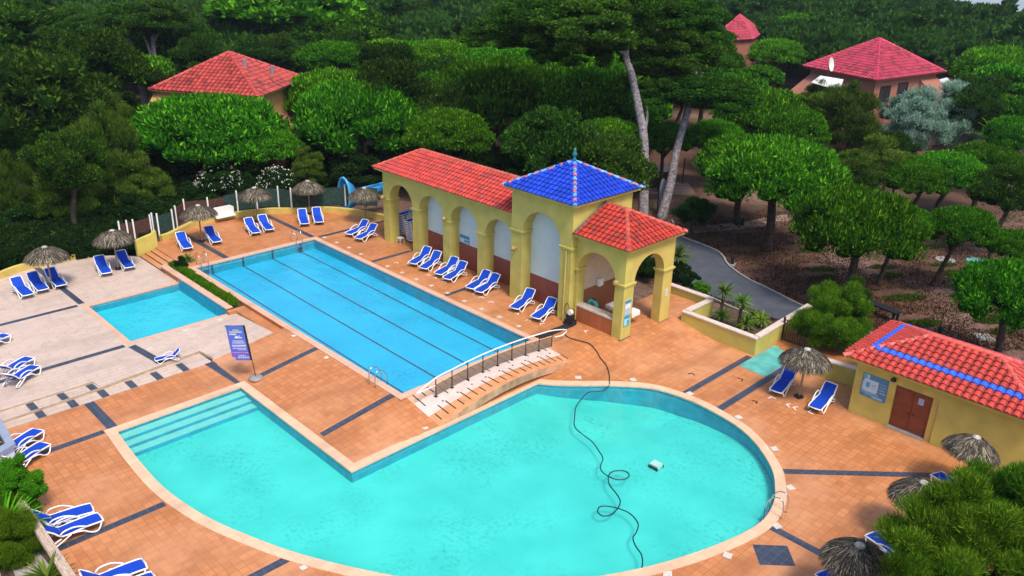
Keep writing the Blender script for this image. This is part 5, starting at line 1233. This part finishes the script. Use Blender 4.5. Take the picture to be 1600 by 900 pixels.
# centre
S(775,165,240,165,'pine',6.,'bright green stone pine behind the arcade roof, left of centre')
S(905,160,235,150,'pine',6.2,'bright green stone pine behind the blue tower roof')
S(700,215,150,110,'pine',5.5,'dark green stone pine just behind the left end of the red arcade roof')
S(855,225,160,90,'pine',4.6,'shaded stone pine between arcade roof and blue tower roof')
S(560,195,225,165,'pine',5.5,'broad stone pine above the blue slide')
S(520,160,170,112,'pine',6.2,'stone pine right of the faded villa roof')
S(615,160,150,140,'aleppo',7.2,'olive green bushy pine rising in the middle of the wood')
S(600,100,110,80,'aleppo',9.5,'olive green pine tip standing above the middle of the wood')
S(505,45,240,60,'pine',9.,'wide bright stone pine above the faded villa roof')
S(520,92,120,60,'pine',8.,'rounded stone pine right of the wide bright one')
S(690,88,120,56,'pine',8.5,'stone pine below the dead branches at top centre')
S(790,100,170,56,'pine',8.5,'flat stone pine left of the pale forked trunk')
S(450,20,260,56,'pinefar',11.,'pine crowns at the top edge above the faded villa')
S(330,211,262,140,'pine',5.2,'large stone pine in front of the faded villa')
S(420,235,110,90,'pine',4.2,'green pine on the right flank of the large pine by the faded villa')
S(490,235,110,90,'dark',3.2,'dark shrub behind the thatched parasol at the far parapet','shrub')
# left
S(165,260,150,190,'olive',4.2,'tall feathery tamarisk behind the fence left of the white oleander','tree',trunk=None,name='tamarisk')
S(215,300,110,110,'olive',2.4,'low feathery tamarisk directly behind the brown fence','tree',trunk=None)
S(105,310,120,120,'olive',2.6,'dull green tamarisk at the left behind the hedge','tree',trunk=None)
S(185,195,70,90,'olive',6.,'pointed top of a tamarisk left of the faded villa','tree',trunk=None)
S(20,310,100,140,'olive',2.6,'feathery tamarisk at the left edge','tree',trunk=None)
S(60,160,260,200,'aleppo',8.,'huge dark pine filling the left edge')
S(160,110,170,140,'aleppo',9.5,'dark pine with dead twigs left of the faded villa')
S(20,60,220,130,'aleppo',11.,'dark pine crown at the top left corner')
S(480,265,62,66,'olive',3.,'small wispy grey tamarisk behind the far parapet','shrub')
S(40,240,100,90,'aleppo',4.5,'dark pine above the bare soil gap at the left edge')
S(270,260,90,80,'dark',2.6,'dark shrub left of the white oleander','shrub'); S(390,275,90,70,'dark',2.2,'dark shrub right of the white oleander','shrub')
S(560,270,110,60,'dark',2.2,'dark shrub behind the blue slide','shrub')
S(640,240,120,80,'dark',3.2,'dark shrub behind the left gable of the arcade','shrub')
S(925,248,56,54,'olive',4.8,'upright yellow green shrub behind the blue roof finial','shrub')
S(1302,500,128,140,'bigbush',1.7,'big feathery bush between the road and the hut','bush',trunk=None)
S(1335,470,60,70,'olive',2.6,'yellowing top branch of the feathery bush by the park bench','bush')
# hedge behind terrace
hd=thing('hedge','dark clipped hedge along the back of the pale terrace','hedge',(60,-15,VEG))
hp_=[]
rr=np.random.default_rng(77)
for (px,py) in [(x,398-(x*.14)+dy) for x in range(-30,215,11) for dy in(0,-22,-44)]:
    q=P(px,py,1.0); hp_.append((q.x-60,q.y+15,1.0+rr.uniform(-.3,.5),1.1,1.1,.9))
c=link(bpy.data.objects.new('foliage',crown('foliage',M['darkleaf'],np.array(hp_),26000,.22,.07,.3,31,core=.9,spread=.7,tipc=.15))); c.parent=hd
# oleanders
def oleander(px,py,w_,cz,label,fl='flowerwhite',n=130,lo=-.1):
    t=T(px,py,w_,w_*.85,'dark',cz,label,'shrub',trunk=None,name='oleander'); R=[c.scale for c in t.children][0]
    r=np.random.default_rng(int(px)); d=unit(n,r); d[:,2]=np.abs(d[:,2])*.9+lo; cl=d*np.array(R)*r.uniform(.85,1.02,(n,1)); cl[:,2]+=t.children[0].location[2]
    m=3; cc=np.repeat(cl,m,0)+r.normal(size=(n*m,3))*.05; dd=unit(n*m,r); v,f,co=blades(cc,dd,np.full(n*m,.13),np.full(n*m,.05),r,np.tile([.5,.2,0],(n*m,1)))
    o=link(bpy.data.objects.new('blossom',leafobj('blossom',v,f,co,M[fl]))); o.parent=t
oleander(342,284,76,2.4,'oleander bush covered in white flowers behind the dark mesh fence'); oleander(432,288,70,2.,'white flowering shrub between the two far parasols',n=120)
oleander(66,308,26,.6,'small pink flowering shrub on the bare soil at the left','flowerpink',160); oleander(4,312,34,1.2,'purple flowering shrub at the left edge','flowerpurple',160)
# palms / yuccas
def fronds(name,n,L,mat,seed,droop=.6,w_=.10,up=.3,lf=True):
    r=np.random.default_rng(seed); V=[];F=[];C=[];o=0
    for k in range(n):
        a=k*2.4+r.uniform(-.2,.2); e=r.uniform(up-.3,1.25); seg_=7; p=np.zeros(3); d=np.array([math.cos(a)*math.cos(e),math.sin(a)*math.cos(e),math.sin(e)]); pts_=[p.copy()]
        for i in range(seg_): p=p+d*L/seg_; d=d+np.array([0,0,-droop/seg_*1.3]); d/=np.linalg.norm(d); pts_.append(p.copy())
        s=np.array([-math.sin(a),math.cos(a),0]); col=np.array([r.uniform(0,1),r.uniform(0,.5)*(r.uniform()<.5),0])
        if lf:
            for i in range(1,seg_+1):
                for sg in(-1,1):
                    for h in(0,.5):
                        b=pts_[i-1]+(pts_[i]-pts_[i-1])*h; dr=(pts_[i]-pts_[i-1]); dr=dr/np.linalg.norm(dr); tip=b+(s*sg*.8+dr*.6+np.array([0,0,-.25]))*L*.28*(1-.5*i/seg_); V+=[b,b+dr*w_*.6,tip]; F.append([o,o+1,o+2]); C+=[col]*3; o+=3
        for i in range(seg_):
            wa=w_*.25*(1-i/seg_)+.012 if lf else w_*math.sin(math.pi*(.25+.75*i/seg_))+.004; wb=w_*.25*(1-(i+1)/seg_)+.008 if lf else w_*math.sin(math.pi*(.25+.75*(i+1)/seg_))
            V+=[pts_[i]-s*wa,pts_[i]+s*wa,pts_[i+1]+s*wb,pts_[i+1]-s*wb]; F+=[[o,o+1,o+2],[o,o+2,o+3]]; C+=[col]*4; o+=4
    return leafobj(name,np.array(V),np.array(F),np.array(C),mat)
FR=fronds('fronds',34,1.0,M['palm'],1,.8,.05); YU=fronds('leaves',60,1.0,M['palm'],2,.35,.05,.0,False)
def palm(px,py,z,L,label,name='palm_tree',mesh=FR,cat='palm',trunk=True,z0_=VEG,zs=1.):
    p=P(px,py,z); t=thing(name,label,cat,(p.x,p.y,z0_)); c=link(bpy.data.objects.new(mesh.name,mesh)); c.parent=t; c.location=(0,0,z-z0_); c.scale=(L,L,L*zs); c.rotation_euler=(0,0,random.uniform(0,6))
    if trunk: mb=MB(); mb.tube([(0,0,0),(.04,0,(z-z0_)/2),(0,0,z-z0_)],[.13,.10,.10],8); mb.build('trunk',M['bark'],t)
    return t
palm(1404,262,3.4,2.3,'small fan palm with yellow green fronds below the silvery tree'); palm(1556,224,4.,3.,'bright palm at the right below the villa'); palm(62,236,3.,2.2,'small yellow green palm at the left edge of the wood')
palm(1132,455,1.9,.85,'left yucca of the pair in the yellow planter','yucca',YU,'yucca'); palm(1160,472,1.9,.80,'right yucca of the pair in the yellow planter','yucca',YU,'yucca')
for (px,py,z,L,lb) in((1128,492,.5,.75,'low spiky plant at the foot of the left yucca'),(1165,505,.5,.85,'low spiky plant in the near corner of the yellow planter'),(1190,500,.45,.7,'low spiky plant towards the gate end of the planter'),(1178,492,.4,.6,'small spiky plant right of the right yucca')): palm(px,py,z,L,lb,'yucca',YU,'plant',False,-.1)
palm(1060,400,1.6,1.2,'grey green yucca behind the porch pillar','yucca',YU,'yucca')
for (px,py,w_,kd,lb) in((1062,425,44,'dark','dark shrub behind the porch beside the road'),(1078,440,40,'dark','dark shrub on the road side of the planter wall'),(1093,448,26,'bright','small bright shrub by the planter wall corner'),(1020,420,60,'dark','dark shrub seen through the porch arch'),(1103,452,20,'bright','tiny bright shrub nearest the planter wall corner'),(1000,405,50,'dark','dark shrub behind the porch, left side of the arch view')): S(px,py,w_,w_*.8,kd,.6,lb,'shrub',trunk=None)
# planting strip
st=[];r=rng
for k in range(34): st.append((44.2+k*.26,-20.52+r.uniform(-.15,.15),.42+r.uniform(0,.12),.26,.24,.2))
o=link(bpy.data.objects.new('low_planting',crown('low_planting',M['bright'],np.array(st),9000,.16,.02,.55,41,core=.8,spread=.5,tipc=.1))); tag(o,'low green planting in the narrow bed beside the lap pool','planting',kind='stuff')
S(283,413,26,26,'dark',.75,'dark low shrub on rocks at the top end of the planting strip','shrub',trunk=None); palm(294,405,.75,.6,'spiky yellow green plant at the top end of the planting strip','yucca',YU,'plant',False,.5)
def cover(name,label,mat,n,area,L,W,seed,dens):
    r=np.random.default_rng(seed); C_=[];
    while len(C_)<n:
        px=r.uniform(area[0],area[2]); py=r.uniform(area[1],area[3]); q=P(px,py,VEG)
        if q.y>-44.5 and q.x>12: continue
        v=math.sin(q.x*1.1+seed)*math.cos(q.y*.8)+.5*math.sin(q.x*2.7-q.y*1.9)
        if v<dens: continue
        if px<1300 and inside((q.x,q.y),[tuple(p[:2]) for p in so_+si_]): continue
        C_.append((q.x,q.y,VEG))
    c=np.array(C_); d=unit(n,r); d[:,2]=abs(d[:,2])+.4; d/=np.linalg.norm(d,axis=1)[:,None]
    v,f,co=blades(c,d,np.full(n,L)*r.uniform(.5,1.3,n),np.full(n,W),r,np.stack([r.uniform(0,1,n),r.uniform(0,.6,n)*(r.uniform(size=n)<.2),np.zeros(n)],1))
    o=link(bpy.data.objects.new(name,leafobj(name,v,f,co,mat))); tag(o,label,name.replace('_',' '),kind='stuff')
M['litter']=leafmat('brown leaf litter',(.03,.014,.007),(.10,.045,.022),(.20,.12,.065),randv=0)
cover('leaf_litter','brown leaf litter and twigs on the bare ground under the park pines',M['litter'],26000,(1040,330,1600,600),.22,.03,3,-.6)
cover('ground_cover','patchy dull green weeds on the soil under the park pines',M['olive'],9000,(1250,385,1600,540),.26,.03,7,.75)
# lower-left bushes
S(28,765,84,118,'bright',1.2,'round bright green clipped bush at the left edge','bush',trunk=None)
g1=fronds('leaves',150,1.0,M['bright'],5,.9,.03,.5,False)
def grass(px,py,z,L,lb): 
    p=P(px,py,z); t=thing('grass_clump',lb,'plant',(p.x,p.y,0)); c=link(bpy.data.objects.new('leaves',g1)); c.parent=t; c.location=(0,0,.1); c.scale=(L,L,L*1.1)
grass(6,840,.3,1.9,'tall arching bamboo like grass at the left edge'); S(12,845,110,120,'bigbush',.8,'fine leaved green bush filling the bed at the left edge','bush',trunk=None)
S(-10,790,90,80,'bigbush',.9,'fine leaved green bush below the round clipped bush','bush',trunk=None)
palm(75,905,.5,1.0,'spiky plant at the bottom edge next to the timber rail','yucca',YU,'plant',False,0)
# big bush lower right
for (px,py,cz,wpx,hz_,lb) in ((1520,848,4.6,262,2.6,'big feathery green bush at the lower right, in front of the thatch'),(1590,790,4.2,200,2.6,'feathery green bush cut by the right edge below the hut roof'),(1445,925,4.2,170,2.0,'feathery green bush at the bottom edge right of the lowest parasol')):
    p=P(px,py,cz); tree('bigbush',p.x,p.y,0,cz-.5,wpx/2*proj(p)[2]/FPX,hz_,lb,'bush',trunk=UT)
# two tall pale-trunked pines
def tallpine(depth,base,pts,rads,crowns,label,limbs=(),dead=()):
    b=PD(*base,depth); t=thing('tall_pine',label,'tree',(b.x,b.y,b.z)); 
    W=[PD(x,y,depth+dz)-b for x,y,dz in pts]; mb=MB(); sp_=[Vector(p) for p in spline(W,5)]
    mb.tube(sp_,list(np.interp(np.linspace(0,1,len(sp_)),np.linspace(0,1,len(rads)),rads)),12)
    for lm in limbs:
        q=[PD(x,y,depth+dz)-b for x,y,dz in lm]; sp_=[Vector(p) for p in spline(q,4)]; mb.tube(sp_,list(np.linspace(.20,.05,len(sp_))),7)
    mb.build('trunk',M['pinetrunk'],t,True)
    for (x,y,dz,R,Rz,v) in crowns:
        c=link(bpy.data.objects.new('crown',CR['tall'][v%2])); c.parent=t; c.location=PD(x,y,depth+dz)-b; c.scale=(R,R,Rz); c.rotation_euler=(0,0,random.uniform(0,6))
    return t
q=P(1004,352,VEG); D1=proj(q)[2]
tallpine(D1,(1004,352),[(1004,352,0),(1006,300,0),(1006,220,0),(1000,180,0),(988,120,0),(978,85,0),(985,30,1)],[.46,.40,.37,.34,.30,.26,.12],
 [(930,45,-.5,6.4,4.2,0),(840,35,2,5.8,3.8,1),(990,20,1,6.,4.,0),(780,60,4,4.4,2.6,1),(900,85,2,4.2,2.4,1)],'tall pine with a pale trunk and a forked top, left of the pair',
 limbs=[[(979,88,0),(965,75,-.5),(952,70,-1)],[(976,82,0),(968,70,0),(960,58,0)],[(1006,205,0),(1011,185,.5),(1011,165,1)]])
q=P(1032,345,VEG); D2=proj(q)[2]
tallpine(D2,(1032,345),[(1032,345,0),(1048,285,0),(1056,240,0),(1070,190,0),(1082,150,0),(1090,90,1)],[.44,.38,.33,.28,.22,.1],
 [(1090,150,0,5.2,3.0,1),(1060,85,2,5.6,3.6,0),(1078,70,3,4.6,3.2,1),(1070,25,4,4.4,3.0,0),(1030,125,1,3.4,2.2,0),(1135,140,2,3.,1.8,1)],'tall leaning pine with a mottled pale trunk, right of the pair',
 limbs=[[(1080,165,0),(1068,140,.5),(1062,110,1)],[(1084,140,0),(1100,110,1),(1120,80,2)],[(1022,60,1.5),(1032,35,1.5),(1028,20,1.5)]])
for (x0,y0,x1,y1,lb) in((230,150,196,55,'pine with a bare leaning trunk beside the faded villa'),(244,150,238,50,'pine with a straight dark trunk beside the faded villa'),(333,110,330,70,'pine with a thin trunk behind the faded villa roof'),(115,118,108,60,'pine with a pale thin trunk deep in the wood at left'),
  (718,75,705,20,'pine with dead pale branches at top centre'),(812,90,813,40,'pine with a short bluish trunk at top centre'),(783,70,775,30,'pine with a bent white branch at top centre')):
    q=P(x0,y0+ (40 if x0<400 else 25),VEG); D=proj(q)[2]; s_=D/60
    tallpine(D,(x0,y0+25),[(x0,y0+25,0),((x0+x1)/2,(y0+y1)/2,0),(x1,y1,0)],[.32*s_**.5,.28*s_**.5,.16],[(x1+random.uniform(-30,30),y1-18,0,3.6*s_,2.4*s_,0),(x1+random.uniform(-60,10),y1-8,2,3.*s_,1.8*s_,1)],lb,
     limbs=[[((x0+x1)/2,(y0+y1)/2,0),(x1-14,y1+6,-.5),(x1-26,y1+12,-1)],[(x1+2,y1+16,0),(x1+8,y1+4,-.5),(x1+16,y1+2,-1)]])
# ---------------- forest fill, individual trees first, then the far wood as one mass
hb=[((225,92,485,158),85),((1250,70,1482,168),105),((1135,25,1190,68),125)]
def blocked(x,y,cz,R,Rz):
    px,py,c=proj((x,y,cz)); rp=R*FPX/c; top=py-Rz*.6*FPX/c
    for (a,b_,c2,d2),dist in hb:
        if c<dist+12 and px+rp>a and px-rp<c2 and top<d2+(6 if a<1240 or a>1400 else -2) and py+rp*.6>b_: return True
    for (a,b_) in ((68,-36),(48,-104),(80,-125)):
        if math.hypot(x-a-4,y-b_)<R+9: return True
    return False
def free(x,y):
    if -2<x<62 and y>-45: return False
    px,py,c=proj((x,y,VEG))
    if px>985 and py>262 and c<90: return False      # open park ground
    if px<90 and py>240 and c<75: return False
    return True
nsh=0
ur=random.Random(4)
while nsh<70:
    px=ur.uniform(-20,980); py=ur.uniform(235,345); q=P(px,py,1.2)
    if -2<q.x<62.5 and q.y>-42: continue
    if math.hypot(q.x,q.y)<52 or (px<90 and 240<py<330) or (px>590 and px<1010 and py>300): continue
    nsh+=1; tree('dark',q.x,q.y,VEG,1.1,ur.uniform(1.7,2.8),ur.uniform(1.3,2.2),'dark low shrub in the undergrowth behind the pool fence','shrub','undergrowth shrubs behind the pool fence',trunk=None)
def terrh(x,y): return float(np.interp(math.hypot(x-30,y+30),[60,220,300,360,430,520,700],[-.25,-.3,-.5,-5,-14,-24,-30]))
fill=[];far=[]
Y0=-5
fr=random.Random(11)
def infr(x,y,z,mg=90):
    px,py,c=proj((x,y,z)); return c>5 and -mg<px<1600+mg and -70<py<950
d=0
xs=np.arange(-60,330,5.6)
for x in xs:
    for y in np.arange(-330,60,5.6):
        X=x+fr.uniform(-2.4,2.4);Y=y+fr.uniform(-2.4,2.4); ds=math.hypot(X,Y)
        if ds<48 or ds>330: continue
        H=fr.uniform(4.2,6.5)+min(3,max(0,(ds-70)*.03)); R=fr.uniform(2.6,4.2)
        if not infr(X,Y,H): continue
        if not free(X,Y): continue
        if ds<120:
            if any(math.hypot(X-a,Y-b_)<(R+r_)*.52 for a,b_,r_ in placed): continue
            if blocked(X,Y,H,R,R*.7): 
                H=2.2;R=2.4
                if blocked(X,Y,H,R,R*.6): continue
            placed.append((X,Y,R)); fill.append((ds,X,Y,H,R))
        else:
            if blocked(X,Y,H,R,R*.7): continue
            qx,qy,_c=proj((X,Y,H+terrh(X,Y)+R*.7))
            if qx>1440 and qy<(qx-1500)*.15+4: continue
            far.append((X,Y,H,R*1.25))
fill.sort(); print('FILL',len(fill),len(far))
for k,(ds,X,Y,H,R) in enumerate(fill[:240]):
    px=proj((X,Y,H))[0]; side='left' if px<560 else ('middle' if px<1060 else 'right')
    rv=fr.random(); kind='pinefar' if rv<(.45 if side=='left' else .62) else 'aleppo'
    if kind=='pinefar' and ds<75: kind='pine'
    lbl={'pine':'round stone pine in the wood','pinefar':'round stone pine in the wood','aleppo':'loose dark aleppo pine in the wood'}[kind]
    wh={'left':'around and left of the faded villa','middle':'between the faded villa and the pale trunked pines','right':'around the salmon villa'}[side]
    tree(kind,X,Y,VEG,H,R,R*(1.0 if 'pine'==kind[:4] else 1.15),lbl+' '+wh,group=lbl.split(' in')[0]+'s '+wh)
V=[];F=[];C=[];off=0
fm=[crown('f%d'%s,M['farforest'],pf_umbrella(s,22) if s<3 else pf_irregular(s,22,1.0),1100,.20,.06,.5,s+50,core=.86) for s in range(5)]
fd=[]
for m_ in fm:
    v=np.zeros(len(m_.vertices)*3,dtype=np.float32); m_.vertices.foreach_get('co',v); f=np.zeros(len(m_.polygons)*3,dtype=np.int32); m_.loops.foreach_get('vertex_index',f); c=np.zeros(len(m_.vertices)*4,dtype=np.float32); m_.color_attributes['Col'].data.foreach_get('color',c); fd.append((v.reshape(-1,3),f.reshape(-1,3),c.reshape(-1,4)[:,:3]))
for (X,Y,H,R) in far:
    v,f,c=fd[fr.randrange(5)]; a=fr.uniform(0,6.28); ca,sa=math.cos(a),math.sin(a); k=fr.uniform(.85,1.15)
    q=np.stack([(v[:,0]*ca-v[:,1]*sa)*R,(v[:,0]*sa+v[:,1]*ca)*R,v[:,2]*R*k],1)+np.array([X,Y,H+terrh(X,Y)])
    cc=c.copy(); cc[:,0]=np.clip(cc[:,0]*.6+fr.uniform(-.1,.4),0,1); V.append(q);F.append(f+off);C.append(cc);off+=len(q)
o=link(bpy.data.objects.new('far_forest',leafobj('far_forest',np.concatenate(V),np.concatenate(F),np.concatenate(C),M['farforest']))); tag(o,'distant pine forest running to the sea behind the villas','forest',kind='stuff')
for m_ in fm: bpy.data.meshes.remove(m_)
